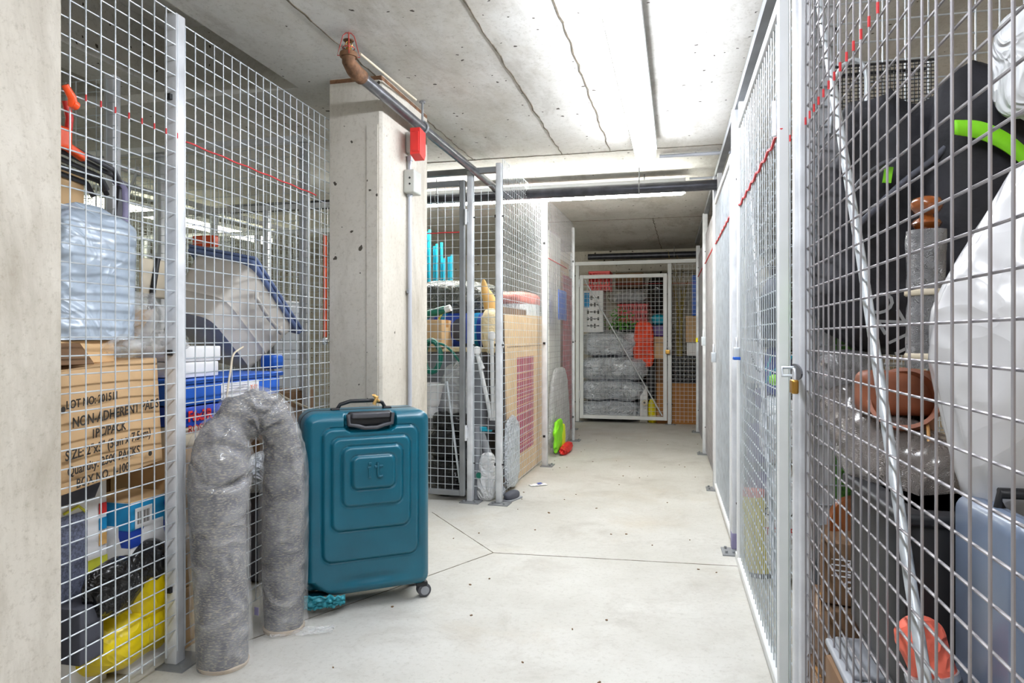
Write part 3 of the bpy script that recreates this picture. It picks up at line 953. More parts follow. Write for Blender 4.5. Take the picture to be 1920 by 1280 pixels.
def padlock(F, px, py, label, body='brass', band=None, s=1., b=-.04):
    a, z = F.at(px, py, b)
    root = F.thing('padlock', label, 'padlock', a, b, z)
    mb = MB(); mb.rbox((0, 0, -.02 * s), (.036 * s, .015 * s, .032 * s), r=.004); mb.build('body', M[body], root, 40)
    mb = MB(); mb.path([(-.011 * s, 0, -.006 * s), (-.011 * s, 0, .012 * s), (-.006 * s, 0, .02 * s), (.006 * s, 0, .02 * s), (.011 * s, 0, .012 * s), (.011 * s, 0, -.006 * s)], .003 * s, n=8); mb.build('shackle', M['post'], root, 60)
    if band:
        mb = MB(); mb.rbox((0, 0, -.033 * s), (.038 * s, .017 * s, .008 * s), r=.002); mb.build('band', M[band], root, 40)
    return root
a, z = RF.at(1490, 697, -.03)
root = RF.thing('hasp', 'oval steel hasp plate on the near right post holding the brass padlock', 'hasp', a, -.027, z)
mb = MB()
mb.prism([(.055 * math.cos(t) * (1 if math.cos(t) < 0 else 1.6), .02 * math.sin(t)) for t in [k * math.pi / 12 for k in range(24)]], -.004, 0); mb.build('plate', M['dkgrey'], root, 30)
mb = MB(); mb.path([(-.01, 0, -.01), (-.01, -.03, -.01), (-.01, -.03, .01), (-.01, 0, .01)], .004, n=8); mb.build('staple', M['galv'], root, 60)
padlock(RF, 1489, 708, 'brass padlock hanging from the oval hasp on the near right post', b=-.05, s=1.0)
padlock(RF, 1381, 648, 'silver padlock with blue band on the second right gate', body='galv', band='blue', s=1.6, b=-.05)
padlock(RF, 1338, 658, 'silver padlock on the post by the third right gate', body='galv', s=1.9, b=-.06)
padlock(RF, 1319, 629, 'silver padlock far down the right row', body='galv', s=2.2, b=-.06)
padlock(RF, 1306.5, 632, 'yellow-sided padlock at the corner beside the end cage', body='yellowpl', s=1.4, b=-.05)
padlock(EF, 1252, 655, 'brass padlock closing the white end gate', body='brass', s=1.5, b=-.07)

# cross partitions of the right cages
for F, lab, z1 in ((R1, 'mesh partition behind the black bags in the nearest right cage', 2.25), (R2, 'mesh partition behind the yellow roll in the second right cage', 2.1), (R3, 'mesh partition behind the white bags', 2.1)):
    root, L = panel(F, .03, 1.25, .04, z1, lab, m='galv')
    post_part(root, .02, .03, 2.2, foot=False)

# ------------------------------------------------------------------ builders for stored things
def carton(F, px0, px1, pyt, pyb, b, depth, label, m='card', name='cardboard_box', cat='box', z0=None, z1=None, tape=True, bulge=.004, yaw=0., group=None, r=.004, lid=None, tm='tape'):
    """front face in the plane b behind frame F, seen between the two picture columns; returns thing, width, height"""
    a0, a1 = F.at(px0, 632, b)[0], F.at(px1, 632, b)[0]
    pm = (px0 + px1) / 2
    zt = F.at(pm, pyt, b)[1] if z1 is None else z1
    zb = F.at(pm, pyb, b)[1] if z0 is None else z0
    w_, h = a1 - a0, zt - zb
    root = F.thing(name, label, cat, (a0 + a1) / 2, b + depth / 2, zb, yaw, group)
    mb = MB(); mb.rbox((0, 0, h / 2), (w_, depth, h), r=r, seg=2, bulge=bulge); mb.build('box_body', M[m], root, 35)
    if tape:
        mb = MB(); mb.box((0, 0, h + .0006), (w_ * .98, min(.05, depth * .3), .001)); mb.box((w_ / 2 + .0012 + bulge * .2, 0, h - .035), (.001, min(.05, depth * .3), .07))
        mb.box((-w_ / 2 - .0012 - bulge * .2, 0, h - .035), (.001, min(.05, depth * .3), .07))
        mb.build('packing_tape', M[tm], root)
    root['_'] = 0; del root['_']
    return root, w_, h, depth
def front_text(c, body, size, x, z, m='ink', **k):
    root, w_, h, d = c
    return text(body, size, root, M[m], (x, -d / 2 - .006, z), **k)
def patch(c, x0, x1, z0, z1, m, name='printed_label', dy=.0045, n=None):
    root, w_, h, d = c
    mb = MB(); mb.box(((x0 + x1) / 2, -d / 2 - dy, (z0 + z1) / 2), (abs(x1 - x0), .0012, abs(z1 - z0)))
    return mb.build(name, M[m], root)
def disc(c, x, z, r, m, dy=.0055, name='printed_logo', n=28, sy=1.):
    root, w_, h, d = c
    mb = MB(); mb.add([(x + math.cos(2 * math.pi * k / n) * r, -d / 2 - dy, z + math.sin(2 * math.pi * k / n) * r * sy) for k in range(n)], [tuple(range(n))])
    return mb.build(name, M[m], root)
def bag(F, px0, px1, pyt, pyb, b, depth, label, m='whitebag', name='plastic_bag', cat='bag', z0=None, seed=1, e=.65, amp=.06, wr=.05, ws=10., yaw=0., group=None, tilt=None, part='bag_body', knot=False, nu=56, nv=34, h=None, pinch=None, taper=0.):
    bc = b + depth / 2
    a0, a1 = F.at(px0, 632, bc)[0], F.at(px1, 632, bc)[0]
    pm = (px0 + px1) / 2
    zt = F.at(pm, pyt, bc)[1]; zb = F.at(pm, pyb, bc)[1] if z0 is None else z0
    hh = h or (zt - zb)
    root = F.thing(name, label, cat, (a0 + a1) / 2, bc, zb, yaw, group)
    mb = MB(); mb.blob((a1 - a0, depth, hh), seed, amp, 3. / max(.2, a1 - a0) * .4, e, wr, ws, R=tilt or I3, nu=nu, nv=nv, flat=tilt is None, pinch=pinch, taper=taper)
    mb.build(part, M[m], root, 180)
    if knot:
        mb = MB(); mb.path([(0, -depth * .1, hh * .93), (.01, -depth * .12, hh * 1.05), (.05, -depth * .1, hh * 1.14)], .02, n=8, rad=lambda t: .012 + .02 * abs(t - .35), wob=lambda t, th, p: 1 + .3 * math.sin(th * 4))
        mb.build('knot', M[m], root, 180)
    return root, a1 - a0, hh, depth

# ------------------------------------------------------------------ teal suitcase
SW, SH, SD = .50, .715, .235
yw = math.atan2(.40, .916)
root = thing('suitcase', 'large teal hard-shell suitcase with a torn lower corner against the middle pillar', 'suitcase', (-.610, 2.80, 0), yw)
sc = root
def sdrr(x, z, cx, cz, hw, hh, r):
    qx, qz = abs(x - cx) - hw + r, abs(z - cz) - hh + r
    return math.hypot(max(qx, 0), max(qz, 0)) + min(max(qx, qz), 0) - r
def sm(a, b, t):
    t = min(1, max(0, (t - a) / (b - a))); return t * t * (3 - 2 * t)
# picture-measured panels in millimetres from the shell's left edge and top
RECTS = [(.268, .3475, .1925, .2775, .035), (.2665, .302, .1565, .1925, .032), (.269, .27, .119, .1225, .028), (.271, .2535, .084, .0665, .022)]
Z0 = .062
def face_depth(x, z):
    X, Zt = (x + SW / 2) * .520 / SW, (SH - z) * .780 / SH
    d = 0
    for i, (cx, cz, hw, hh, r) in enumerate(RECTS):
        s_ = sdrr(X, Zt, cx, cz, hw, hh, r)
        d += sm(.007, -.007, s_) * .009
        d -= .004 * max(0, 1 - abs(s_ - .007) / .006)
    s_ = sdrr(X, Zt, .26, .39, .245, .375, .06)
    d += sm(.012, -.012, s_) * .006
    # recess for the pull handle
    s_ = sdrr(X, Zt, .265, .03, .105, .052, .03)
    d -= sm(.004, -.004, s_) * .03
    # scuffed dent near the bottom
    d -= .010 * math.exp(-((X - .27) / .11) ** 2 - ((Zt - .715) / .018) ** 2)
    return d
def shell_fn(u, v, side=-1):
    # u across incl. rounded sides, v up incl. rounded ends
    R_ = .055
    x = (u - .5) * SW; z = v * SH
    qx = max(0, abs(x) - SW / 2 + R_); qz = max(0, abs(z - SH / 2) - SH / 2 + R_)
    q = math.hypot(qx, qz)
    return x, z, q, R_
mb = MB()
nu, nv = 150, 210
def fpt(u, v):
    x, z, q, R_ = shell_fn(u, v)
    if q > R_:   # pull corner points onto the rounded outline
        cx = math.copysign(SW / 2 - R_, x); cz = SH / 2 + math.copysign(SH / 2 - R_, z - SH / 2)
        k = R_ / q; x = cx + (x - cx) * k; z = cz + (z - cz) * k; q = R_
    qq = max(q, 0)
    edge = R_ * .62
    dx = max(0, abs(x) - SW / 2 + edge); dz = max(0, abs(z - SH / 2) - SH / 2 + edge)
    dd = min(1, math.hypot(dx, dz) / edge) if math.hypot(dx, dz) > 0 else 0
    y = -SD / 2 + .036 * (1 - math.sqrt(max(0, 1 - dd * dd)))
    if q >= R_ - 1e-6: y = -SD / 2 + .045
    y -= face_depth(x, z) * (1 - dd)
    # missing lower left corner
    if x < -SW / 2 + .13 and z < .07:
        k = sm(.13, .05, x + SW / 2 + z * 1.1)
        y += .03 * k * (1 + .5 * noise.noise(Vector((x * 40, z * 40, 1))))
        z += .02 * k
    return Vector((x, y, z + Z0))
mb.grid(fpt, nu, nv)
front = mb
# sides: loop ring from the front edge back to the zipper
def outline(n=80, inset=0.):
    pts = []
    R_ = .055 - inset * .5
    for q, (cx, cz) in enumerate(((SW / 2 - R_, SH - R_), (-SW / 2 + R_, SH - R_), (-SW / 2 + R_, R_), (SW / 2 - R_, R_))):
        for i in range(n // 4 + 1):
            a = math.pi / 2 * (q + i / (n // 4))
            pts.append((cx * (1 - inset * 0) + math.cos(a) * (R_ - inset), cz + math.sin(a) * (R_ - inset)))
    return pts
def ring_shell(ys, mbx):
    base = len(mbx.v); n = None
    vs = []
    for y, ins in ys:
        o = outline(48, ins); n = len(o)
        vs += [Vector((x, y, z + Z0)) for x, z in o]
    fs = [(i * n + j, i * n + (j + 1) % n, (i + 1) * n + (j + 1) % n, (i + 1) * n + j) for i in range(len(ys) - 1) for j in range(n)]
    return vs, fs, n
vs, fs, n = ring_shell([(-SD / 2 + .034, .0015), (-SD / 2 + .05, 0.), (-.012, 0.)], front)
front.add(vs, fs)
front.build('front_shell', M['teal'], root, 50)
mb = MB()
vs, fs, n = ring_shell([(.012, 0.), (SD / 2 - .04, 0.), (SD / 2 - .012, .012), (SD / 2, .04)], mb)
fs.append(tuple(range(3 * n, 4 * n)))
mb.add(vs, fs); mb.build('back_shell', M['teal'], root, 50)
mb = MB(); vs, fs, n = ring_shell([(-.014, .004), (-.006, -.001), (.006, -.001), (.014, .004)], mb); mb.add(vs, fs); mb.build('zipper', M['black'], root, 50)
# recessed pull handle
X0 = -SW / 2 + .265 * SW / .52
mb = MB()
mb.rbox((X0, -SD / 2 + .012, Z0 + SH - .03), (.178, .03, .062), r=.014)
hb = mb.build('handle_recess', M['black'], root, 40)
mb = MB()
zz = Z0 + SH - .048
mb.path([(X0 - .088, -SD / 2 - .004, zz + .04), (X0 - .084, -SD / 2 - .008, zz + .0), (X0 - .05, -SD / 2 - .012, zz - .006), (X0 - .025, -SD / 2 - .014, zz - .014), (X0 + .025, -SD / 2 - .014, zz - .014), (X0 + .05, -SD / 2 - .012, zz - .006), (X0 + .084, -SD / 2 - .008, zz + .0), (X0 + .088, -SD / 2 - .004, zz + .04)], .008, n=10)
mb.rbox((X0 + .0, -SD / 2 - .006, zz + .034), (.15, .02, .022), r=.006)
mb.build('pull_handle', M['dkgrey'], root, 60)
mb = MB()
zt = Z0 + SH
mb.path([(X0 - .115, -.01, zt - .002), (X0 - .10, -.012, zt + .022), (X0 - .06, -.014, zt + .034), (X0 + .03, -.014, zt + .034), (X0 + .07, -.012, zt + .026), (X0 + .085, -.01, zt - .002)], .008, n=10)
mb.build('carry_handle', M['black'], root, 60)
mb = MB()
for sx in (-.12, .09): mb.rbox((X0 + sx, -.01, zt + .002), (.035, .03, .012), r=.004)
mb.build('handle_mount', M['black'], root, 40)
# luggage tag stub
mb = MB(); mb.path([(X0 + .035, -.02, zt + .018), (X0 + .045, -.03, zt + .05), (X0 + .03, -.03, zt + .058), (X0 + .055, -.02, zt + .03)], .006, n=8, wob=lambda t, th, p: 1 + .4 * math.sin(th * 3 + t * 9)); mb.build('tied_rag', M['tan'], root, 60)
# wheels
for sx in (-1, 1):
    for sy in (-1, 1):
        if sx == -1 and sy == -1: continue
        x = sx * (SW / 2 - .028); y = sy * (SD / 2 - .045)
        mb = MB(); mb.rbox((x, y, .058), (.05, .05, .022), r=.008); mb.path([(x - .0, y, .06), (x + .012, y + .0, .045), (x + .016, y, .03)], .012, n=8)
        wf = mb.build('wheel_fork', M['black'], root, 40)
        mb = MB(); R = rot(y=0)
        for yy in (-.012, .012):
            mb.lathe([(0, -.007), (.02, -.008), (.0275, -.006), (.028, 0), (.0275, .006), (.02, .008), (0, .007)], (x + .012, y + yy, .029), 24, rot(x=90))
        mb.build('wheel', M['dkgrey'], root, 40)
        mb = MB(); mb.lathe([(0, -.001), (.017, -.001), (.018, .0015), (0, .002)], (x + .012, y - .0215, .029), 20, rot(x=90)); mb.build('wheel_cap', M['grey'], root, 40)
# torn corner
mb = MB()
def torn(u, v):
    x = -SW / 2 + .0 + u * .155
    z = .035 + v * (.055 - .02 * u) + .012 * noise.noise(Vector((u * 7, v * 5, 3)))
    y = -SD / 2 - .004 + .02 * noise.noise(Vector((u * 9, v * 8, 1))) - .012 * math.sin(u * 3)
    if v < .1: z += .012 * noise.noise(Vector((u * 22, 0, 5)))
    return Vector((x, y, z))
mb.grid(torn, 30, 12); mb.build('torn_corner', M['teal_light'], root, 180, solid=.003)
mb = MB(); mb.rbox((SW / 2 + .003, -.02, Z0 + SH * .80), (.010, .03, .05), r=.003); mb.build('side_latch', M['black'], root, 40)
mb = MB(); mb.rbox((SW / 2 + .003, -.02, Z0 + SH * .16), (.010, .03, .05), r=.003); mb.build('side_foot', M['black'], root, 40)
lx, lz = -SW / 2 + .271 * SW / .52, Z0 + SH - .278 * SH / .78
mb = MB()
yy = -SD / 2 - .044
mb.rbox((lx - .017, yy, lz + .022), (.011, .006, .044), r=.002); mb.rbox((lx - .017, yy, lz + .057), (.012, .006, .011), r=.002)
mb.rbox((lx - .019, yy, lz + .042), (.014, .006, .008), r=.002)
mb.build('embossed_letter_i', M['teal'], root, 40)
mb = MB()
mb.path([(lx + .014, yy, lz + .062), (lx + .014, yy, lz + .015), (lx + .017, yy, lz + .006), (lx + .025, yy, lz + .004), (lx + .034, yy, lz + .008)], .0052, n=10); mb.rbox((lx + .018, yy, lz + .045), (.034, .006, .009), r=.002)
mb.build('embossed_letter_t', M['teal'], root, 60)

# ------------------------------------------------------------------ bent roll in plastic sleeve
root = thing('bent_roll', 'tall grey woven roll folded over into an arch inside a clear plastic sleeve', 'roll', (-.90, 2.34, 0), 0)
def cat(pts, n):
    pts = [Vector(p) for p in pts]; P = [pts[0] * 2 - pts[1]] + pts + [pts[-1] * 2 - pts[-2]]
    out = []; m = len(pts) - 1
    for k in range(n + 1):
        t = k / n * m; i = min(int(t), m - 1); f = t - i
        a, b, c, d = P[i], P[i + 1], P[i + 2], P[i + 3]
        out.append(.5 * ((2 * b) + (c - a) * f + (2 * a - 5 * b + 4 * c - d) * f * f + (3 * b - a - 3 * c + d) * f ** 3))
    return out
ox, oy = -.90, 2.34
arch = [(-.945, 2.235, .0), (-.95, 2.24, .10), (-.965, 2.255, .3), (-.978, 2.27, .5), (-.98, 2.28, .62), (-.965, 2.30, .73), (-.925, 2.34, .795), (-.87, 2.38, .805), (-.83, 2.42, .745), (-.82, 2.455, .62), (-.832, 2.485, .45), (-.838, 2.50, .25), (-.838, 2.505, .08), (-.838, 2.51, .0)]
pts = [p - Vector((ox, oy, 0)) for p in cat(arch, 260)]
def rr(t):
    base = .080 if t < .5 else .074
    k = base + .004 * math.sin(t * 17) + .020 * math.exp(-((t - .28) / .10) ** 2)
    k -= .016 * math.exp(-((t - .42) / .035) ** 2)
    k -= .012 * math.exp(-((t - .62) / .05) ** 2)
    return k
CREASES = [(.30, 5.2, .30), (.345, 4.2, .26), (.40, 5.9, .34), (.44, 3.6, .22), (.49, 5.0, .36), (.54, 4.1, .30), (.585, 5.6, .32), (.63, 4.8, .22), (.26, 1.2, .16), (.5, 1.5, .12), (.37, .4, .2), (.56, 2.6, .18)]
def crease(t, th):
    s_ = 0
    for t0, a0_, dp in CREASES:
        dth = (th - a0_ + math.pi) % (2 * math.pi) - math.pi
        tt = t - t0 - .022 * math.sin(dth * 1.5 + t0 * 40)
        s_ += dp * math.exp(-(tt / .010) ** 2) * math.exp(-(dth / .9) ** 2)
    return s_
def wob(t, th, p):
    return wob_(t, th, p) - crease(t, th) * .8
def wob_(t, th, p):
    bend = math.exp(-((t - .5) / .17) ** 2)
    n1 = noise.noise(Vector((math.cos(th) * 1.4, math.sin(th) * 1.4, p.z * 4 + t * 6)))
    fold = abs(noise.noise(Vector((math.cos(th) * 2.2 + 4, math.sin(th) * 2.2, t * 26))))
    return 1 + .05 * n1 + bend * (.30 * (.4 - fold * 2.2)) - .02
mb = MB(); mb.path(pts, .09, n=48, rad=rr, wob=wob); mb.build('roll_body', M['rollfab'], root, 180)
for p_, r_ in (((-.945 - ox, 2.235 - oy, .004), .080), ((-.838 - ox, 2.51 - oy, .004), .074)):
    mb = MB(); mb.lathe([(0, -.003), (r_ * .98, -.003), (r_ * 1.01, .008), (r_ * .95, .014), (0, .014)], p_, 36); mb.build('roll_end', M['rollend'], root, 40)
def wob2(t, th, p):
    bend = math.exp(-((t - .5) / .22) ** 2)
    n1 = noise.noise(Vector((math.cos(th) * 1.5, math.sin(th) * 1.5, p.z * 6 + t * 9 + 5)))
    fold = 1 - abs(noise.noise(Vector((math.cos(th) * 3 + 7, math.sin(th) * 3, t * 30)))) * 2
    return 1.05 + .05 * n1 + (.02 + bend * .10) * max(0, fold) - crease(t, th) * .7
M['sleeve'] = film('sleeve_film', haze=.17, rough=.18, crumple=.9, cscale=9)
def rr2(t): return rr(t) + .004 + .006 * max(0, 1 - t / .1) + .01 * max(0, (t - .93) / .07)
mb = MB(); mb.path(pts, .095, n=40, rad=rr2, wob=wob2); mb.f = mb.f[:-2]; mb.mi = mb.mi[:-2]; mb.build('plastic_sleeve', M['sleeve'], root, 180)
mb = MB()
def scrap(u, v):
    x = -.86 - ox + u * .21 + .01 * noise.noise(Vector((u * 8, v * 4, 1)))
    y = 2.42 - oy + v * .07 + u * .03 + .02 * noise.noise(Vector((u * 6, v * 4, 8)))
    return Vector((x, y, .006 + .02 * abs(noise.noise(Vector((u * 9, v * 6, 2)))) * (1 - u * .3)))
mb.grid(scrap, 30, 10); mb.build('loose_sleeve_end', M['film'], root, 180)
mb = MB(); mb.box((-.905 - ox, 2.418 - oy, .10), (.018, .002, .028), rot(z=-25)); mb.build('care_label', M['lav'], root)

# ------------------------------------------------------------------ near left cage
yl = bag(LF, 114, 312, 1120, 1300, .05, .34, 'big yellow plastic bag heaped at the bottom of the near left cage', m='yellowbag', z0=.0, seed=3, e=.8, amp=.12, wr=.10, ws=6, h=.24, group=None)
bag(LF, 215, 322, 1070, 1190, .06, .16, 'upper yellow plastic bag with white print leaning on the mesh', m='yellowbag', z0=.16, seed=5, e=.8, amp=.12, wr=.10, ws=8, h=.21)
bag(LF, 165, 262, 1130, 1230, .10, .2, 'middle yellow plastic bag under the black bag', m='yellowbag', z0=.15, seed=8, e=.8, amp=.12, wr=.10, ws=8, h=.12)
bag(LF, 226, 318, 1010, 1095, .05, .12, 'crumpled black plastic bag in front of the blue and white carton', m='blackbag', seed=11, e=.85, amp=.12, wr=.15, ws=14)
bag(LF, 165, 262, 1070, 1190, .02, .09, 'flat black plastic bag trailing down over the yellow bags', m='blackbag', seed=13, e=.9, amp=.16, wr=.15, ws=12, z0=.23, h=.17)

c = carton(LF, 245, 322, 932, 1200, .10, .19, 'white carton with blue top band and barcode behind the black bag', m='white', z0=0., tape=False, r=.002)
r0, w_, h, d_ = c
mb = MB(); mb.box((0, 0, h - .045), (w_ + .003, d_ + .003, .088)); mb.build('blue_band', M['bluebox'], r0)
mb = MB(); mb.box((0, 0, h - .115), (w_ + .003, d_ + .003, .055)); mb.build('dark_blue_band', M['royal'], r0)
mb = MB(); mb.box((0, 0, h + .0015), (w_ - .004, d_ - .004, .003)); mb.build('top_flap', M['card2'], r0)
patch(c, -w_ * .42, -w_ * .02, h - .085, h - .02, 'white', 'barcode_label', dy=.0035)
mb = MB()
for k in range(11): mb.box((-w_ * .36 + k * w_ * .026, -d_ / 2 - .0045, h - .052), (w_ * (.008 + .008 * (k % 3 == 0)), .0008, .04))
mb.build('barcode', M['ink'], r0)
disc(c, w_ * .33, h - .03, .012, 'royal', dy=.004)
mb = MB()
for k in range(7): mb.box((w_ * .0, -d_ / 2 - .002, h - .165 - k * .012), (w_ * .7 * (1 - .1 * (k % 3)), .0008, .003))
mb.build('printed_text', M['lav'], r0)
mb = MB(); mb.add([Vector((-w_ / 2 - .0035, math.cos(t) * .018 - .01, h - .10 + math.sin(t) * .018)) for t in [k * math.pi / 12 for k in range(24)]], [tuple(range(24))]); mb.build('printed_logo', M['white'], r0)

c = carton(LF, 112, 200, 862, 1230, .16, .26, 'tall white product box with a rainbow stripe and picture of a grey fan', m='white', z0=0., tape=False, r=.002)
r0, w_, h, d_ = c
x1 = w_ / 2; zz = lambda py: LF.at(180, py, .16)[1]
for nm, t0, t1, m in (('yellow_stripe', zz(1045), zz(1075), 'yellowpr'), ('orange_stripe', zz(1075), zz(1110), 'orangepr'), ('red_stripe', zz(1110), zz(1128), 'redpr')):
    patch(c, x1 - w_ * .44, x1 - .002, t1, t0, m, nm)
patch(c, -x1, x1 - w_ * .46, zz(1180), zz(950), 'speaker', 'product_picture')
mb = MB(); mb.prism([(-x1, zz(930)), (-x1, zz(880)), (x1 - w_ * .5, zz(880)), (x1 - w_ * .12, zz(895)), (x1 - w_ * .3, zz(930))], -.001, 0, c=(0, -d_ / 2 - .005, 0)); mb.build('lid_picture', M['slate'], r0)
for k, py in enumerate((955, 983, 1012)):
    patch(c, x1 - w_ * .2, x1 - w_ * .03, zz(py + 12), zz(py - 10), ('redpr', 'bluebox', 'tan')[k], 'photo_patch')
mb = MB(); mb.path([(-x1 * .9, 0, zz(945)), (-x1 * .3, 0, zz(938)), (0.0, 0, zz(952))], .004, n=6); o = mb.build('picture_rim', M['yellowpr'], r0); o.location = (0, -d_ / 2 - .006, 0)

carton(LF, 150, 195, 1118, 1230, .06, .09, 'dark grey box low in the near left cage behind the yellow bags', m='slate', z0=.14, z1=.30, tape=False)
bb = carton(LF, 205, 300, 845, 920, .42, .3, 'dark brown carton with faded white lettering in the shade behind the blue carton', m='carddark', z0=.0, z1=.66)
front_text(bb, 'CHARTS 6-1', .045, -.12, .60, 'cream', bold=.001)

# the big carton of pads
c = carton(LF, 112, 306, 672, 868, .045, .42, 'big cardboard carton printed NON-ADHERENT PADS resting on the boxes', m='card', tape=False, bulge=.012, z0=.655, z1=.99)
r0, w_, h, d_ = c
r0.rotation_euler = (0, math.radians(-4.5), LF.yaw)
def zz(py): return LF.at(210, py, .045)[1] - .655
def xx(px): return LF.at(px, 632, .045)[0] - (LF.at(112, 632, .045)[0] + LF.at(306, 632, .045)[0]) / 2
for body, px, z_, sz in (('LOT NO: 201511', 125, .222, .032), ('NON-ADHERENT PADS', 134, .168, .040), ('1PC/PACK', 168, .125, .036), ('SIZE: 2"x3" (5cm x 7.5cm)', 117, .083, .038), ('Quantity: 2500 PACKS', 119, .040, .036), ('BOX NO. 1-100', 134, .0, .036)):
    front_text(c, body, sz, xx(px), z_ + .012, squeeze=.78, bold=.0006, shear=.12).location = (0, -.010, 0)
for px, z_ in ((121, .235), (276, .04)):
    disc(c, xx(px), z_, .008, 'ink', dy=.014, name='hand_hole')
mb = MB(); mb.box((0, 0, h + .002), (w_ - .01, .06, .002)); mb.build('packing_tape', M['tape'], r0)

# opened carton flaps on top
root = LF.thing('opened_carton', 'opened brown carton with crooked flaps lying on the big pads carton', 'box', xx(180) + (LF.at(112, 632, .045)[0] + LF.at(306, 632, .045)[0]) / 2, .24, .992)
mb = MB(); mb.rbox((0, 0, .035), (.30, .24, .07), r=.003, seg=1); mb.build('box_body', M['card2'], root, 35)
mb = MB(); mb.box((-.05, -.14, .035), (.14, .003, .09), rot(x=-40)); mb.build('front_flap', M['carddark'], root)
mb = MB(); mb.box((.17, 0, .09), (.003, .22, .11), rot(y=25)); mb.build('side_flap', M['card'], root)
mb = MB(); mb.box((.30, .02, .11), (.16, .22, .003), rot(y=-50)); mb.build('long_flap', M['card'], root)
bag(LF, 160, 318, 635, 690, .05, .26, 'shiny clear wrapping heaped over the opened carton', m='film', name='plastic_wrapping', cat='wrapping', seed=21, e=.9, amp=.2, wr=.2, ws=16, z0=1.0, h=.10, part='film_sheet')

# pale blue wrapped panel + clear bag
root = LF.thing('wrapped_board', 'tall pale blue plastic-wrapped panel leaning inside the near left cage', 'wrapped panel', LF.at(165, 632, .15)[0], .16, 1.062)
mb = MB()
def pb(u, v):
    a = 2 * math.pi * u
    hw, hd = .16 * (1 - .12 * v), .055
    c_, s_ = math.cos(a), math.sin(a)
    x = math.copysign(abs(c_) ** .35, c_) * hw; y = math.copysign(abs(s_) ** .5, s_) * hd
    cap = 1 - max(0, (v - .88) / .12) ** 2 * .6
    n1 = noise.noise(Vector((x * 7, y * 9, v * 2.5))) * .012 + .010 * (1 - abs(noise.noise(Vector((x * 10 + v * 6, y * 10, v * 3 + 2)))) * 2)
    return Vector(((x * cap) + n1 + .03 * v, y * cap + n1, v * .40 + .012 * noise.noise(Vector((u * 6, 0, 3))) * v + .02 * math.sin(u * 6.28) * v))
mb.grid(pb, 72, 40); mb.build('plastic_wrap', M['bluebag'], root, 180)
mb = MB(); mb.add([pb(k / 40, 1.) for k in range(40)], [tuple(range(40))]); mb.build('folded_top', M['bluebag'], root)
bag(LF, 228, 300, 555, 652, .08, .14, 'crumpled clear plastic bag beside the pale blue panel', m='film', seed=23, e=.9, amp=.18, wr=.2, ws=18, z0=1.07, h=.15)

# white folding chair parts, tubes, box up high
root = LF.thing('folding_chair', 'cream plastic chair with black legs standing behind the opened carton', 'chair', LF.at(290, 632, .5)[0], .5, .98)
mb = MB(); mb.rbox((0, 0, .33), (.16, .02, .16), r=.009); mb.build('backrest', M['cream'], root, 40)
for x in (-.05, .07):
    mb = MB(); mb.path([(x - .06, -.02, 0.), (x + .0, -.02, .2), (x + .05, -.015, .42)], .011, n=8); mb.build('leg', M['black'], root, 60)
root = LF.thing('folded_bed', 'folded frame of black tubes lying high above the pale blue panel', 'frame', LF.at(150, 632, .28)[0], .28, 0)
zt = LF.at(150, 290, .28)[1]
for k in range(5):
    mb = MB(); y = .02 + k * .028
    mb.path([(-.25, y, zt + .035 - k * .012), (.0, y, zt + .02 - k * .014), (.16 + .03 * (k % 2), y, zt - .01 - k * .010), (.19 + .03 * (k % 2), y, zt - .05 - k * .01)], .009, n=8); mb.build('tube', M['dkgrey'], root, 60)
mb = MB(); mb.path([(.20, .05, zt - .03), (.235, .05, zt - .06), (.24, .05, zt - .14), (.215, .05, zt - .3)], .016, n=10); mb.build('curved_leg', M['lav'], root, 60)
mb = MB(); mb.box((.215, .05, (zt - .2)), (.045, .012, .34), rot(y=8)); mb.build('flat_leg', M['dkgrey'], root)
mb = MB(); mb.path([(-.25, .03, zt - .27), (.1, .03, zt - .275), (.24, .03, zt - .31), (.26, .03, zt - .42)], .010, n=8); mb.build('lower_tube', M['dkgrey'], root, 60)
carton(LF, 112, 158, 322, 408, .42, .2, 'small cardboard box high up behind the black tubes', m='card2', yaw=0)
root = LF.thing('clamp', 'orange-red clamp hanging above the black tubes at the near pillar', 'clamp', LF.at(128, 632, .3)[0], .3, LF.at(128, 262, .3)[1])
mb = MB(); mb.rbox((-.02, 0, .0), (.05, .03, .07), r=.008); mb.rbox((.02, 0, -.03), (.09, .025, .025), r=.006, R=rot(y=18)); mb.build('jaw', M['orange'], root, 40)
mb = MB(); mb.path([(0, 0, .03), (.005, 0, .07), (-.01, 0, .12)], .012, n=10); mb.build('grip', M['red'], root, 60)

# ------------------------------------------------------------------ second left cage (behind the roll)
root = LF.thing('storage_tub', 'tipped pale grey plastic tub with slate blue lid seen through the left mesh', 'tub', 0, 0, 0)
aT, zT = LF.at(430, 590, .34)
T = Matrix.Translation(LF.P(aT, .34, zT)) @ Matrix.Rotation(LF.yaw, 4, 'Z') @ Matrix.Rotation(math.radians(38), 4, 'Y') @ Matrix.Rotation(math.radians(14), 4, 'X')
root.matrix_world = T
def tubpts(u, v):
    a = 2 * math.pi * u; hw, hd = .23 - .045 * (1 - v), .17 - .035 * (1 - v)
    c_, s_ = math.cos(a), math.sin(a)
    rib = .006 * (1 if .30 < v < .36 else 0)
    k = .28
    return Vector((math.copysign(abs(c_) ** k, c_) * (hw + rib), math.copysign(abs(s_) ** k, s_) * (hd + rib), -.15 + .29 * v))
mb = MB(); mb.grid(tubpts, 96, 30); mb.add([tubpts(k / 48, 0.) for k in range(48)], [tuple(reversed(range(48)))]); mb.build('tub_body', M['greytub'], root, 60)
